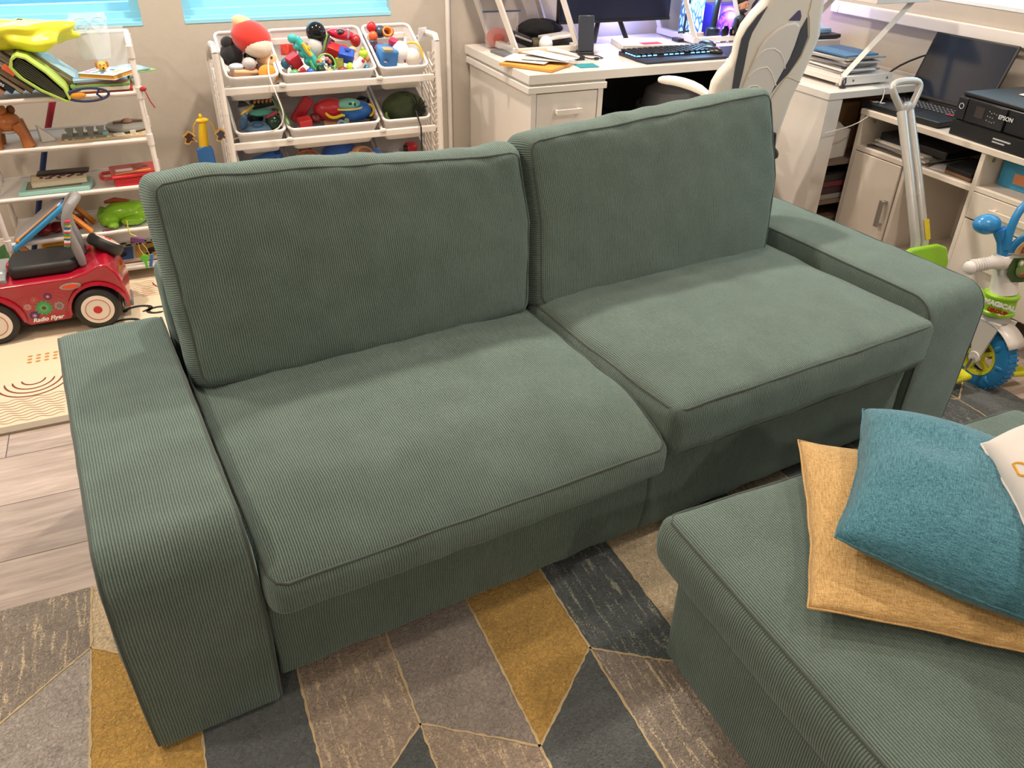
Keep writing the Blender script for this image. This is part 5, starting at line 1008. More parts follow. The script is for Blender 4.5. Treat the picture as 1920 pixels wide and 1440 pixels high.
# figurine (bobble-head style person)
t=thing('figurine','small figurine of a bearded dark haired person in black beside the violet lamp','figurine',(2.955,2.34,.75),.2)
FG=mt('101116',.6); SK=mt('b98568',.5)
MB().lathe([(.030,0),(.032,.03),(.030,.07),(.034,.10),(.024,.118),(.012,.124),(.010,.135),(0,.135)],20).go('body',FG,t,sub=1)
MB().tube([(-.032,0,.105),(-.044,-.006,.07),(-.036,-.02,.045)],[.012,.011,.008],10).tube([(.032,0,.105),(.044,-.006,.07),(.036,-.02,.045)],[.012,.011,.008],10).go('sleeve',FG,t)
h=MB().sph((0,0,.165),(.026,.026,.033),20).sph((0,-.026,.163),(.005,.006,.008),10).sph((-.026,0,.163),(.005,.006,.008),8).sph((.026,0,.163),(.005,.006,.008),8).go('head',SK,t)
MB().sph((0,.006,.182),(.029,.027,.024),18).go('hair',mt('0e0b0a',.8),h); MB().sph((0,-.008,.144),(.021,.019,.014),14).go('beard',mt('2a1b16',.8),h)
MB().sph((-.009,-.0245,.170),.0028,8).sph((.009,-.0245,.170),.0028,8).go('eye',mt('120e0c',.3),h); MB().sph((0,-.0265,.148),(.008,.003,.003),8).go('mouth',mt('e8dcd4',.4),h)
for s in (-1,1): MB().sph((s*.030,-.024,.042),(.007,.007,.008),8).go('hand',SK,t)
t=thing('white_arch','white and black arched toy arena behind the figurine','toy',(3.19,2.50,.75)); MB().tube([(-.06,0,.06),(-.04,0,.14),(0,0,.19),(.05,0,.20)],.008).go('black_arch',DK,t); MB().sph((.01,.01,.06),(.06,.04,.09),16).go('white_shell',mt('c8d4ea',.4),t)
# glow from the violet/blue lamps
for (c_,col,pw) in (((2.98,2.40,.86),(.45,.25,1),4),((2.80,2.42,.95),(.35,.7,1),2.6),((2.45,2.62,.90),(.35,.35,1),3.2)):
    l=bpy.data.lights.new('lamp_glow','POINT'); l.energy=pw; l.color=col; l.shadow_soft_size=.03; o=bpy.data.objects.new('lamp_glow',l); COL.objects.link(o); o.location=c_
# ================================================================ trash bin + pc under the desk
t=thing('waste_bin','grey plastic waste bin with bag liner under the desk','bin',(2.46,2.15,0))
t.scale=(1,1,1.13)
MB().lathe([(.11,.0),(.115,.0),(.145,.42),(.150,.43),(.150,.455),(.135,.455),(.11,.01)],28).go('body',mt('9a958d',.5),t); MB().lathe([(.152,.36),(.156,.45),(.150,.475),(.135,.470),(.128,.40)],28).go('liner',mt('5a5759',.4,vary=.3),t)
MB().lathe([(.13,.462),(.11,.53),(.06,.56),(0,.565)],28).go('lid',mt('6a6a6e',.4),t)
t=thing('computer_tower','black computer tower standing under the desk','computer',(2.14,2.24,0)); MB().box(-.10,.10,-.22,.22,0.02,.48).go('case',mt('111318',.4),t,bevel=.004); MB().box(-.09,.09,-.224,-.22,.03,.47).go('front_panel',mt('181b22',.25),t)
for s in (-1,1): MB().box(s*.08-.01,s*.08+.01,-.18,-.14,0,.02).go('foot',BKP,t)
# ================================================================ corner desk with open bookcase
t=thing('corner_desk','white corner desk wing with open bookcase front on the right','desk',(2.668,1.372,0))
MB().box(0,.615,0,.575,.700,.728).go('desktop',DW,t,bevel=.002)
MB().box(.006,.036,.006,.57,0,.70).go('side_panel',DW,t); MB().box(.036,.080,.006,.03,0,.70).go('front_stile',DW,t)
MB().box(.36,.378,.03,.57,0,.70).go('divider',mt('9a7350',.6),t); MB().box(.04,.36,.52,.54,0,.70).go('back_panel',mt('2a2524',.8),t)
for z in (.06,.25,.42): MB().box(.04,.36,.03,.52,z,z+.018).go('shelf',mt('6b5c50',.6),t)
toy('small_box','small white cardboard box on the bookcase shelf under the corner desk','box',(2.84,1.50,.438),[('box',MB().box(-.04,.055,-.06,.06,0,.115),mt('d8d4cf',.6),.001),('open_flap',MB().bx((-.0,-.02,.122),(.09,.05,.002),(.5,0,0)),mt('c9c4bd',.6))],.1)
toy('paper_bag','brown paper bag standing behind the small white box','bag',(2.96,1.60,.438),[('bag',MB().box(-.05,.05,-.07,.07,0,.20),mt('9c7450',.8,bump=.002),.002)])
k_=0
for z_,lst in ((.268,[('8a8580','grey'),('3a2328','dark maroon'),('5f2a30','wine red'),('24201f','black')]),(.078,[('7a3c22','rust brown'),('b9b2aa','pale grey'),('2d2a2c','charcoal'),('6b5446','brown')])):
    zz=z_
    for i,(c_,nm) in enumerate(lst):
        k=.024+.006*(i%2); book('%s book lying flat in the %s pile of the bookcase'%(nm,'upper' if z_>.2 else 'lower'),(2.845+.006*math.sin(k_*2),1.53,zz),(.21,.24,k),mt(c_,.5),rot=(0,0,.05*math.sin(k_*3)),group='books piled in the open bookcase'); zz+=k+.0008; k_+=1
# tray shelf on corner desk
t=thing('desk_hutch','white slanted leg paper shelf standing on the corner desk','desk shelf',(0,0,0))
hx0,hx1,hy0,hy1=2.77,3.03,1.44,1.86
MB().box(hx0,hx1+.01,hy0,hy1,.742,.764).go('base_shelf',DW,t,bevel=.002)
MB().box(hx0,hx1+.01,hy0-.012,hy0,.736,.770).go('front_bar',DW,t,bevel=.002)
for x_,z_ in ((hx0+.06,.0),(hx1-.02,.0)): MB().cyl((x_,hy0-.013,.753),(x_,hy0-.0155,.753),.004,n=10).go('screw',mt('6a6a6a',.4,metal=.6),t)
MB().tube([(hx0+.02,hy0+.01,.764),(hx1+.05,hy0+.02,1.03)],.014,4).go('slanted_leg',DW,t); MB().tube([(hx0+.02,hy1-.01,.764),(hx1+.05,hy1-.01,1.03)],.014,4).go('slanted_leg',DW,t)
MB().box(hx0+.08,hx1+.10,hy0-.02,hy1,1.03,1.055).go('top_shelf',DW,t,bevel=.002)
for x_,y_ in ((hx0+.03,hy0+.03),(hx1-.02,hy0+.03),(hx0+.03,hy1-.03),(hx1-.02,hy1-.03)): MB().cyl((x_,y_,.728),(x_,y_,.744),.012,n=12).go('foot',mt('d9d4d0',.3),t)
b_=0
for i in range(11):
    c_=['c9c4c2','8d8a8c','e0dcd8','a5a09c','d9d6d4','77757a','d0ccc8','b0acaa','e4e1de','96938f','3f6f9a'][i]
    lb=['lowest white envelope of the mail pile','grey magazine near the bottom of the mail pile','white stapled papers low in the mail pile','pale grey leaflet in the mail pile','white envelope in the middle of the mail pile','dark grey catalogue in the mail pile','light papers above the dark catalogue','grey folded leaflet in the upper mail pile','white letter near the top of the mail pile','grey print second from the top of the mail pile','glossy blue and dark catalogue on top of the mail pile'][i]
    sheet('mail_sheet',lb,'paper',(2.915+.016*math.sin(i*2.3),1.59+.016*math.cos(i*1.7),.768+.0066*i),(.18-.006*(i%3),.23-.010*(i%4),.006),.12*math.sin(i*1.9),mt(c_,.5,vary=.15,scale=40),0.0062,'pile of mail on the corner desk shelf')
toy('tape_measure','yellow and black tape measure on the corner desk shelf','tape measure',(2.905,1.80,.764),[('body',MB().prism([(-.03,0),(.03,0),(.034,.03),(.012,.062),(-.02,.06),(-.034,.03)],-.018,.018,Matrix.Rotation(PI/2,4,'X')),mt('d9ab22',.4),.003),('black_grip',MB().box(-.036,.036,-.02,.02,0,.012).bx((.004,-.019,.034),(.010,.004,.034)),BKP,.002)],-.2)
toy('photo_printer','white compact photo printer with dark lid on the corner desk','printer',(3.13,2.03,.728),[('body',MB().box(-.10,.10,-.09,.09,0,.085),mt('b9b4b6',.4),.006),('dark_lid',MB().box(-.098,.098,-.088,.088,.088,.105),mt('23242c',.35),.005),('tray',MB().box(-.09,.05,-.13,-.09,.004,.03),mt('8f8b90',.4),.003),('glossy_photos',MB().bx((-.01,0,.112),(.15,.11,.010),(0,0,.15)).bx((.01,.01,.122),(.13,.10,.006),(0,0,-.2)),mt('8fb9dc',.2))],-.12)
text('iNova',.018,mt('3a3a44',.5),[o for o in COL.objects if o.name.startswith('photo_printer')][0],(.0,-.0905,.055),(PI/2,0,0)) if 0 else None
toy('blue_box','blue slanted box on the upper shelf above the mail pile','box',(2.93,1.60,1.055),[('box',MB().prism([(-.05,0),(.06,0),(.05,.045),(-.03,.05)],-.06,.06,Matrix.Rotation(PI/2,4,'X')),mt('3f76b4',.4),.002)],-.2)
toy('screwdriver','red handled screwdriver lying on the upper shelf','tool',(3.04,1.50,1.064),[('grip',MB().cyl((-.05,0,0.003),(0,0,.003),.010),mt('a8242a',.4)),('shaft',MB().cyl((0,0,.003),(.06,.01,.0),.003),mt('9a9a9e',.3,metal=.9))])
for i in range(4): toy('metal_bit',['longest steel bit beside the screwdriver on the upper shelf','steel bit lying behind the screwdriver','bent steel bit at the right end of the upper shelf','short steel bit near the upper shelf front corner'][i],'tool',(3.06+.012*i,1.56-.03*i,1.060),[('rod',MB().cyl((-.03,0,0),(.03,.008*(i-1),0),.003,n=8),mt('8d8d92',.3,metal=.9))],.3*i,'steel bits on the upper shelf')
toy('cable_tie','small black cable clip hanging at the corner of the paper shelf','cable',(2.775,1.422,.728),[('loop',MB().tube([(0,0,.008),(-.008,-.004,.03),(.006,-.002,.04),(.012,0,.02),(.002,0,.006)],.0028),BKP),('clip',MB().bx((0,0,.005),(.022,.014,.010)),BKP,.002)])
toy('white_cable','thin white cable sagging from the corner desk to the laptop','cable',(0,0,0),[('cable',MB().tube([(2.96,1.40,.735),(2.95,1.362,.725),(2.93,1.352,.66),(2.87,1.350,.62),(2.80,1.350,.595),(2.72,1.352,.585),(2.665,1.358,.575)],.0026,6),mt('d9d2ca',.5),0,1)])
toy('black_cable','black power cable running up behind the laptop','cable',(0,0,0),[('cable',MB().tube([(3.04,1.47,.735),(3.10,1.50,.76),(3.17,1.48,.80),(3.24,1.44,.83)],.0045,8),BKP,0,1)])
# ================================================================ right cabinet
CX=2.88; CB=3.272; CT=.65; CBT=.125
t=thing('cabinet','low white office cabinet on casters with open shelves, door and drawer by the right wall','cabinet',(0,0,0))
CW_=mt('ddd3c7',.35,vary=.015)
MB().box(CX-.006,CB,-.30,1.392,CT-.022,CT).go('top',CW_,t,bevel=.002)
b=MB()
for y in (1.374,.800,.235,-.30): b.box(CX,CB,y,y+.018,CBT,CT-.022)
b.box(CX,CB,-.30,1.392,CBT,CBT+.018).box(CX,CB,.818,1.374,.488,.506).box(CX,CB,.253,.80,.495,.511).box(CB-.008,CB,-.30,1.392,CBT,CT).box(CX+.004,CB,1.108,1.124,CBT+.018,.488).box(CX+.004,CB,-.28,.235,.30,.316)
b.go('carcass',CW_,t,bevel=.001)
STEEL=mt('a8a6a2',.3,metal=.7)
d=MB().box(CX-.004,CX+.012,1.130,1.370,CBT+.004,.484).go('door',CW_,t,bevel=.001); handle(d,'handle',(CX-.004,1.150,.345),(CX-.004,1.150,.235),(-1,0,0),STEEL)
d=MB().box(CX-.004,CX+.012,.257,.797,.400,.492).go('drawer',CW_,t,bevel=.001); handle(d,'handle',(CX-.004,.70,.452),(CX-.004,.54,.452),(-1,0,0),CW_)
d=MB().box(CX-.004,CX+.012,.257,.797,CBT+.004,.394).go('door',CW_,t,bevel=.001); handle(d,'handle',(CX-.004,.71,.262),(CX-.004,.56,.262),(-1,0,0),CW_)
for y in (1.30,.80,.32,-.25):
    for x in (CX+.05,CB-.05):
        c_=MB().cyl((x,y-.012,.045),(x,y+.012,.045),.045).go('caster',BKP,t); MB().box(x-.02,x+.02,y-.02,y+.02,.08,CBT).go('bracket',mt('55555a',.4,metal=.6),c_)
for y,z in ((.835,.60),(.835,.54),(.816,.60),(1.36,.60)): MB().cyl((CX+.05,(y if y!=.816 else .799)-.0,z),(CX+.05,(y if y!=.816 else .799)-.002,z),.008,n=12).go('cam_cap',mt('8c8272',.5),t)
# things in/on the cabinet
def pile_(x,y,z,lst,grp):
    for i,(c_,dx,dy,k,rz,lb,nm,ct) in enumerate(lst):
        sheet(nm,lb,ct,(x,y,z+k/2),(dx,dy,k),rz,mt(c_,.5,vary=.12,scale=30),k,grp); z+=k+.0006
    return z
zt=pile_(3.03,1.20,.506,[('55514e',.24,.30,.008,.05,'dark grey folder at the bottom of the cabinet shelf pile','folder','folder'),('d6d0c8',.22,.29,.006,-.04,'cream papers above the dark grey folder','paper','paper'),('8c8886',.23,.28,.007,.07,'grey magazine in the cabinet shelf pile','magazine','magazine'),('e3ddd2',.21,.26,.006,-.06,'white printed paper on top of the cabinet shelf pile','paper','paper')],'papers in the open cabinet shelf')
toy('black_laptop_bag','closed black laptop on top of the papers in the cabinet shelf','laptop',(3.06,1.17,zt),[('body',MB().box(-.11,.12,-.16,.16,0,.030),mt('141519',.4),.004)],.03)
sheet('paper','loose white paper sheet in the middle of the cabinet shelf','paper',(3.03,.99,.508),(.20,.15,.003),.3,PP,.003)
toy('cushion_case','black zip case with brown underside in the cabinet shelf','case',(3.01,.915,.508),[('top',MB().prism([(-.11,-.06),(.09,-.07),(.12,.0),(.08,.07),(-.09,.06)],.012,.030),mt('0f0f12',.8),.004),('brown_underside',MB().prism([(-.11,-.06),(.09,-.07),(.12,.0),(.08,.07),(-.09,.06)],0,.012),mt('7d5a40',.7,vary=.3),.002)],.1)
toy('tissue_box','blue tissue box in the right open compartment of the cabinet','box',(3.03,.715,.512),[('box',MB().box(-.055,.06,-.11,.075,0,.085),mt('3f9ac6',.5,vary=.12,scale=20),.001),('orange_patch',MB().box(-.0562,-.0555,-.06,.02,.02,.055),mt('d98a5a',.5))],.03)
# laptop
t=thing('laptop','open black laptop on the white cabinet left of the printer','laptop',(3.02,1.235,CT),.06)
MB().box(-.125,.125,-.185,.185,.003,.024).go('base',mt('17181c',.4),t,bevel=.003)
b=MB()
for i in range(5):
    for j in range(17): b.bx((.005+.019*i,-.150+.0187*j,.0255),(.015,.0155,.003))
b.go('keyboard',mt('2c2d32',.45),t)
b=MB()
for i in range(5):
    for j in range(17): b.bx((.005+.019*i+.001,-.150+.0187*j,.0272),(.006,.004,.0004))
b.go('key_legend',mt('b8b8bc',.5),t); MB().box(-.115,-.025,-.03,.08,.024,.0246).go('touchpad',mt('202126',.3),t)
MB().bx((-.085,.145,.0246),(.03,.018,.0006)).bx((-.075,.12,.0246),(.02,.012,.0006)).go('sticker',mt('c9c9cc',.5),t); MB().bx((-.09,.165,.0248),(.02,.012,.0006)).bx((.0,-.135,.0272),(.012,.03,.0008)).go('red_sticker',mt('b83038',.5),t)
M=TR((.125,0,.022),(0,.36,0)); s_=MB().box(0,.010,-.183,.183,.008,.262,M).go('lid',mt('131418',.4),t,bevel=.004)
MB().box(-.001,.0005,-.174,.174,.022,.254,M).go('screen',mt('1a2333',.12,vary=0),s_)
toy('marker_pad','thin dark pad under the left corner of the laptop','pad',(2.91,1.345,CT),[('pad',MB().box(-.01,.01,-.02,.02,0,.0025),BKP)])
# printer
t=thing('printer','black inkjet printer with small colour screen on the cabinet','printer',(2.895,.985,CT),-.06)
PK=mt('15171b',.35); 
MB().box(0,.34,-.375,0,.0,.055).go('base',PK,t,bevel=.004); MB().box(.004,.34,-.373,-.002,.057,.135).go('body',PK,t,bevel=.004); MB().box(.01,.335,-.37,-.006,.136,.150).go('lid',mt('1b1d22',.45),t,bevel=.004)
MB().box(-.003,.004,-.045,-.004,.060,.132).go('left_panel',mt('1d2026',.3),t,bevel=.001); MB().box(-.004,.004,-.21,-.050,.060,.132).go('control_panel',mt('1a1c21',.2),t,bevel=.001)
MB().box(-.0055,-.003,-.125,-.088,.082,.118).go('display',mt('3c3437',.15),t)
MB().tube([(-.004,-.025+.009*math.cos(a),.104+.009*math.sin(a)) for a in [2*PI*i/20 for i in range(20)]],.0012,6,closed=True).go('power_ring',mt('c3ccd8',.3),t)
b=MB()
for i,(y,z) in enumerate([(-.145,.112),(-.155,.108),(-.165,.110),(-.175,.108),(-.142,.096),(-.153,.095),(-.163,.094),(-.142,.082),(-.155,.080),(-.165,.079),(-.174,.082)]): b.bx((-.0045,y,z),(.001,.0035,.0035))
b.go('button',mt('8d9098',.4),t)
text('EPSON',.019,mt('d4d6da',.4),t,(-.006,-.215,.104),(PI/2,0,-PI/2),bold=.0003)
MB().box(-.004,.0,-.26,-.19,.030,.034).box(-.004,.0,-.24,-.19,.020,.024).go('marking',mt('b9bcc2',.4),t); MB().bx((-.001,-.18,.056),(.004,.28,.002)).go('tray_seam',mt('08090a',.3),t)
sheet('paper','white paper sheet on top of the black printer','paper',(3.12,.80,CT+.153),(.16,.14,.002),.1,PP,.002)
toy('headphone_holder','black curved bracket standing on the printer at the right frame edge','holder',(3.10,.76,CT+.155),[('base',MB().prism([(-.05,-.03),(.05,-.03),(.05,.03),(-.03,.04)],0,.006),BKP,.002),('arch',MB().tube([(-.03,.02,.006),(-.035,.02,.06),(-.01,.0,.11),(.03,-.01,.12)],[.014,.012,.012,.008],10),BKP),('white_disc',MB().sph((.0,-.03,.05),(.02,.02,.03),12),mt('d8ccd0',.5))])
# ================================================================ gaming chair (seen from behind)
t=thing('gaming_chair','white high back gaming chair with grey side stripes tucked at the desk','chair',(0,0,0))
O=Vector((2.33,1.40,.75)); rr_=Vector((.99503719,-.09950372,0)); uu=Vector((-.02575346,-.25753458,.96592583))
nn=rr_.cross(uu).normalized()   # points toward the viewer side
if nn.y>0: nn=-nn
M=Matrix((rr_,uu,nn)).transposed().to_4x4(); M.translation=O
CH=mt('ebe5dc',.42,vary=.02,coat=.1); CHW=mt('e3deda',.45,vary=.02); CG=mt('4b4e57',.5)
Lp=[(-.12,-.33),(-.17,-.28),(-.185,-.15),(-.181,-.022),(-.185,.033),(-.171,.074),(-.142,.11),(-.134,.139),(-.141,.187),(-.133,.242),(-.106,.29),(-.080,.32),(-.072,.36),(-.068,.43),(-.05,.485),(-.01,.51)]
Rp=[(.11,.505),(.145,.48),(.155,.42),(.158,.36),(.163,.333),(.182,.255),(.201,.203),(.198,.124),(.192,.047),(.180,-.041),(.182,-.16),(.19,-.24),(.16,-.33)]
inner=[(.082,.250),(.060,.262),(.025,.258),(-.007,.241),(-.038,.211),(-.056,.176),(-.062,.119),(-.071,.052),(-.070,-.019),(-.072,-.12),(.035,-.12),(.058,-.015),(.070,.05),(.086,.125),(.090,.178)]
outl=Lp+Rp
b=MB(); b.prism(outl,-.055,0,M); o=b.go('backrest',CH,t,bevel=.022,seg=3)
MB().prism(inner,-.002,.012,M).go('inner_panel',CHW,t,bevel=.008,seg=3)
gl=[(-.073,.32),(-.087,.275),(-.102,.229),(-.104,.198),(-.09,.095),(-.082,-.008),(-.085,-.12),(-.098,-.12),(-.105,-.018),(-.128,.106),(-.135,.167),(-.139,.207),(-.129,.242),(-.103,.288)]
gr=[(.105,.277),(.138,.205),(.135,.135),(.113,.073),(.078,.022),(.059,-.020),(.077,.053),(.094,.125),(.096,.178),(.095,.234)]
MB().prism(gl,-.001,.004,M).go('grey_stripe',CG,t,bevel=.002); MB().prism(gr,-.001,.004,M).go('grey_stripe',CG,t,bevel=.002)
b=MB()
for arc_ in ([(-.060,.140),(-.050,.158),(-.030,.170),(.002,.173),(.036,.156),(.060,.130),(.080,.095)],[(-.066,.070),(-.055,.088),(-.032,.101),(.0,.104),(.028,.081),(.066,.03)],[(-.072,.0),(-.060,.020),(-.045,.034),(-.016,.034),(.009,.018),(.030,-.015)]):
    b.tube([M@Vector((x,y,.0125)) for x,y in arc_],.0022,6)
b.go('stitching',mt('f0ebe6',.5),t)
b=MB(); b.tube([M@Vector((x,y,.0005)) for x,y in [(.092,.40),(.098,.334),(.103,.308),(.104,.289),(.117,.269),(.145,.205),(.140,.127),(.108,.056),(.080,-.013),(.06,-.10)]],.0022,6); b.tube([M@Vector((x,y,.0005)) for x,y in [(.108,.056),(.143,.045),(.180,.030)]],.0018,6); b.go('seam',mt('cfc0a4',.5),t)
MB().prism([(.032,.266),(.045,.283),(.058,.300),(.067,.300),(.079,.280),(.080,.264)],-.002,.0025,M).go('headrest_slot',mt('5a5478',.6),t,bevel=.001)
MB().prism([(-.02,.345),(.08,.345),(.09,.40),(.07,.46),(-.01,.46),(-.04,.40)],-.001,.006,M).go('head_panel',CHW,t,bevel=.004)
# seat, arms, base
fwd=Vector((-.34893736,.93714605,0)); sc=O+fwd*.22; az_=math.atan2(rr_.y,rr_.x)
R_=Matrix.Translation((sc.x,sc.y,0))@Matrix.Rotation(az_,4,'Z')
MB().box(-.24,.24,-.20,.26,.40,.49,R_).go('seat',CH,t,bevel=.03,seg=3)
for s,q_ in ((-1,.14),(1,-.07)):
    am=MB(); am.tube([R_@Vector(v) for v in [(s*.245+q_,.215,.722),(s*.225+q_,.17,.731),(s*.19+q_,.10,.733),(s*.15+q_,.02,.722),(s*.13+q_,-.03,.695)] if 1],[.012,.019,.021,.019,.012],14); am.go('arm_pad',CH,t,bevel=0,sub=1)
    MB().tube([R_@Vector(v) for v in ((s*.225+q_,.17,.712),(s*.19+q_,.10,.714),(s*.14+q_,.01,.695),(s*.11+q_,-.05,.640),(s*.12+q_*.7,-.08,.55),(s*.2,-.06,.45))],.013,10).go('arm_frame',BKP,t,sub=1)
MB().tube([R_@Vector((.205,-.20,.59)),R_@Vector((.215,-.19,.53)),R_@Vector((.235,-.17,.505)),R_@Vector((.22,-.12,.45))],[.012,.016,.032,.026],12).go('recline_hinge',BKP,t)
MB().cyl((sc.x,sc.y,.08),(sc.x,sc.y,.40),.028).go('gas_lift',BKP,t)
for i in range(5):
    a=2*PI*i/5+.3; e_=Vector((sc.x+.29*math.cos(a),sc.y+.29*math.sin(a),.075)); MB().tube([(sc.x,sc.y,.11),tuple(e_)],[.026,.016],8).go('leg',BKP,t); MB().cyl((e_.x,e_.y-.014,.030),(e_.x,e_.y+.014,.030),.030).cyl((e_.x,e_.y,.03),(e_.x,e_.y,.075),.007).go('caster',BKP,t)
# ================================================================ tricycle
t=thing('tricycle','blue, green and white toddler tricycle with silver push handle beside the right sofa arm','tricycle',(2.588,.37,0),-.03)
TB=mt('2f86c4',.28,vary=.03); TG=mt('93c62e',.3,vary=.03); TWh=mt('e9e3df',.3,vary=.02); TY=mt('d8d531',.3,vary=.04)
M=Matrix.Translation((0,0,.110))@Matrix.Rotation(PI/2,4,'Y')
w_=MB().lathe([(.062,-.024),(.092,-.027),(.106,-.020),(.110,-.008),(.110,.008),(.106,.020),(.092,.027),(.062,.024)],44,M).go('front_wheel',TB,t)
b=MB()
for i in range(40):
    a=2*PI*i/40; b.bx((0,.1095*math.cos(a),.11+.1095*math.sin(a)),(.040,.007,.005),(a+PI/2,0,0))
b.go('tread',TB,w_)
b=MB()
for i in range(8):
    a=2*PI*i/8; MB().sph((-.025,.082*math.cos(a),.11+.082*math.sin(a)),(.006,.016,.010),10,rot=(a,0,0)).go('tyre_lobe',TB,w_)
pass
MH=Matrix.Translation((-.014,0,.110))@Matrix.Rotation(-PI/2,4,'Y')
h_=MB().lathe([(.052,.008),(.064,.012),(.066,.0),(.052,-.01),(.050,0),(.052,.008)],36,MH).lathe([(0,.016),(.020,.014),(.022,0),(0,-.01)],24,MH).go('hub',TY,w_)
b=MB()
for i in range(5):
    a=2*PI*i/5; b.bx((-.018,.036*math.cos(a),.11+.036*math.sin(a)),(.012,.036,.014),(a,0,0))
b.go('spoke',TY,h_)
for s in (-1,1):
    c_=MB().tube([(s*.03,0,.11),(s*.052,-.004,.108),(s*.062,-.02*s-.02,.062),(s*.085,-.02*s-.02,.055)],.005,8).go('crank',mt('c9c9cb',.2,metal=.9),t)
    pd=MB().box(-.045,.045,-.030,.030,-.010,.010,TR((s*.105,-.02*s-.025,.052),(0,.12*s,-.1))).go('pedal',TY,t,bevel=.008); b=MB()
    for i in range(9): b.bx((s*.105-.036+.009*i,-.02*s-.025,.063),(.003,.05,.003),(0,.12*s,-.1))
    b.go('grip_rib',mt('b9b62a',.4),pd)
# fork and fender
b=MB()
for s in (-1,1): b.prism([(-.016,.10),(.016,.10),(.030,.16),(.05,.24),(-.045,.25),(-.028,.17)],s*.034-.004,s*.034+.004,Matrix(((0,0,1,0),(1,0,0,0),(0,1,0,0),(0,0,0,1)))); b.cyl((s*.03,0,.11),(s*.042,0,.11),.020)
b.go('fork',TWh,t,bevel=.002)
b=MB(); n=12; vs=[];fs=[]
for i in range(n+1):
    a=math.radians(38+104*i/n)
    for x in (-.038,.038): vs.append((x,-.128*math.cos(a),.11+.128*math.sin(a)))
for i in range(n): fs.append((2*i,2*i+1,2*i+3,2*i+2))
b.add(vs,fs); b.go('fender',TWh,t,solid=.004)
MB().cyl((0,0,.235),(0,.012,.275),.038,.042,n=24).go('steering_tube',mt('c9c9cf',.35),t)
cl_=MB().lathe([(.046,.0),(.052,.004),(.052,.012),(.048,.016),(.047,.058),(.051,.062),(.051,.068),(.044,.072),(0,.072)],32,TR((0,.010,.262),(-.05,0,0))).go('collar',TG,t)
text('MAGICAL',.021,mt('f2f2f2',.4),cl_,(-.046,-.022,.312),(PI/2,0,-1.15),bold=.0012,ext=.001); text('GROUP',.017,mt('b02a2a',.4),cl_,(-.046,-.022,.290),(PI/2,0,-1.15),bold=.001,ext=.001)
MB().tube([(0,.012,.33),(0,.03,.40),(0,.036,.44)],[.040,.036,.05],20).go('stem',TWh,t)
MB().tube([(-.05,.03,.438),(-.09,.034,.438),(-.125,.036,.434)],[.024,.019,.017],16).tube([(.05,.03,.438),(.09,.034,.438),(.125,.036,.434)],[.024,.019,.017],16).sph((0,.03,.44),(.07,.04,.035),18).go('handlebar',TWh,t)
for s in (-1,1):
    b=MB()
    for i in range(6): b.tube([(s*(.098+.010*i),.035,.437),(s*(.102+.010*i),.035,.4365)],.0205,14)
    b.sph((s*.162,.036,.432),(.014,.022,.022),14); b.tube([(s*.09,.035,.437),(s*.165,.036,.432)],.018,12); b.go('grip',TWh,t)
# shield with print facing the rider/front
b=MB().prism([(-.050,.40),(-.02,.372),(.02,.372),(.050,.40),(.056,.44),(.05,.475),(-.05,.475),(-.056,.44)],-.016,-.008,TR((0,-.012,0),(PI/2,0,-.35)))
sh=b.go('front_shield',TWh,t,bevel=.003)
MB().prism([(-.042,.405),(-.018,.382),(.018,.382),(.042,.405),(.046,.438),(.04,.462),(-.04,.462),(-.046,.438)],-.006,-.004,TR((0,-.022,0),(PI/2,0,-.35))).go('green_print',mt('3d5a2c',.4,vary=.4,scale=30),sh)
Ms=TR((0,-.022,0),(PI/2,0,-.35))
MB().sph((0,.428,.0),(.024,.028,.006),14,Ms).sph((-.018,.448,.004),(.010,.013,.004),10,Ms).sph((.018,.448,.004),(.010,.013,.004),10,Ms).go('green_face',mt('7f9a5a',.4),sh)
MB().sph((-.018,.449,.008),(.006,.009,.002),8,Ms).sph((.018,.449,.008),(.006,.009,.002),8,Ms).go('eye',mt('e8e6d8',.4),sh); MB().sph((0,.412,.005),(.012,.006,.003),8,Ms).go('mouth',mt('a84a3a',.4),sh)
arch_=[(.056*math.cos(a),.475+.062*math.sin(a)) for a in [PI*i/16 for i in range(17)]]
bd_=MB().prism(arch_,-.016,-.006,TR((0,-.012,0),(PI/2,0,-.35))).go('badge',TB,t,bevel=.002)
MB().prism([(x*.82,.475+(z-.475)*.82) for x,z in arch_],-.006,-.004,TR((0,-.022,0),(PI/2,0,-.35))).go('badge_print',mt('c7a878',.4,vary=.3,scale=40),bd_)
text('DINO',.026,mt('8a3f1c',.4),bd_,tuple(Ms@Vector((0,.492,.006))),(PI/2,0,-.35),bold=.0015,ext=.001)
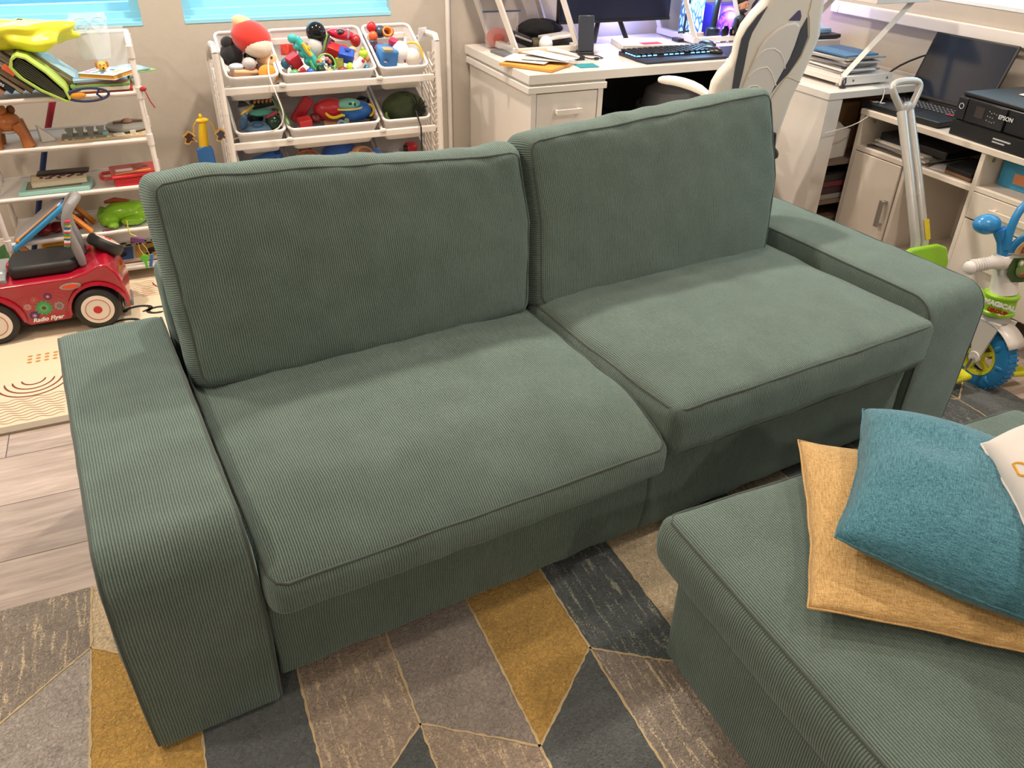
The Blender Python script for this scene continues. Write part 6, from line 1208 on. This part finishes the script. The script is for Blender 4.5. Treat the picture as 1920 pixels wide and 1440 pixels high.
# blue dashboard: visor and loop
MB().tube([(-.046,.02,.47),(-.05,.03,.52),(-.045,.035,.585),(-.02,.035,.625),(.02,.035,.625),(.045,.035,.585),(.05,.03,.52),(.046,.02,.47)],.0125,12).go('loop',TB,t,sub=1)
MB().tube([(-.03,.03,.46),(-.04,.045,.50),(-.055,.06,.535)],[.024,.020,.022],14).sph((-.085,.085,.545),(.045,.036,.030),18).go('visor',TB,t)
# body, seat, rear
MB().tube([(0,.02,.25),(0,.12,.22),(0,.30,.22),(0,.48,.20)],[.03,.032,.036,.03],14).go('frame_beam',TWh,t)
MB().sph((0,.115,.272),(.05,.085,.035),18).go('seat_nose',TG,t)
MB().prism([(-.10,.12),(.10,.12),(.13,.18),(.12,.31),(-.12,.31),(-.13,.18)],.215,.245).go('seat',TG,t,bevel=.012,seg=3)
MB().prism([(-.115,.22),(.115,.22),(.125,.29),(.105,.345),(.06,.362),(-.06,.362),(-.105,.345),(-.125,.29)],-.012,.012,TR((0,.300,.0),(PI/2-.12,0,0))).go('backrest',TG,t,bevel=.010,seg=3)
MB().cyl((-.16,.46,.085),(.16,.46,.085),.010).cyl((0,.46,.085),(0,.46,.20),.02).go('rear_axle',TWh,t)
for s in (-1,1): MB().lathe([(.0,-.018),(.07,-.02),(.085,-.012),(.085,.012),(.07,.02),(0,.018)],30,TR((s*.16,.46,.085),(0,PI/2,0))).go('rear_wheel',TB,t)
SV=mt('cbc8c3',.28,metal=.35,coat=.3)
hb=MB()
for s in (-1,1): hb.tube([(s*.019,.35,.20),(s*.019,.385,.36),(s*.019,.49,.56),(s*.017,.60,.755)],.0165,14)
h_=hb.go('push_handle',SV,t); h_.location=(.022,0,0)
MB().tube([(-.016,.598,.75),(-.030,.606,.775),(-.055,.618,.812),(-.064,.624,.830),(-.058,.630,.844),(-.03,.633,.849),(.03,.633,.849),(.058,.630,.844),(.064,.624,.830),(.055,.618,.812),(.030,.606,.775),(.016,.598,.75)],.0125,12).sph((0,.60,.765),(.028,.014,.024),14).go('handle_grip',mt('c4c0bb',.35,metal=.2),h_,sub=1)
MB().bx((.019,.385,.400),(.020,.004,.070),(-.46,0,0)).go('warning_label',mt('d9bf2a',.5,vary=.3,scale=200),h_)
MB().cyl((-.0185,.459,.50),(-.0185,.461,.504),.0175).cyl((.0185,.459,.50),(.0185,.461,.504),.0175).go('collar_ring',SV,h_)
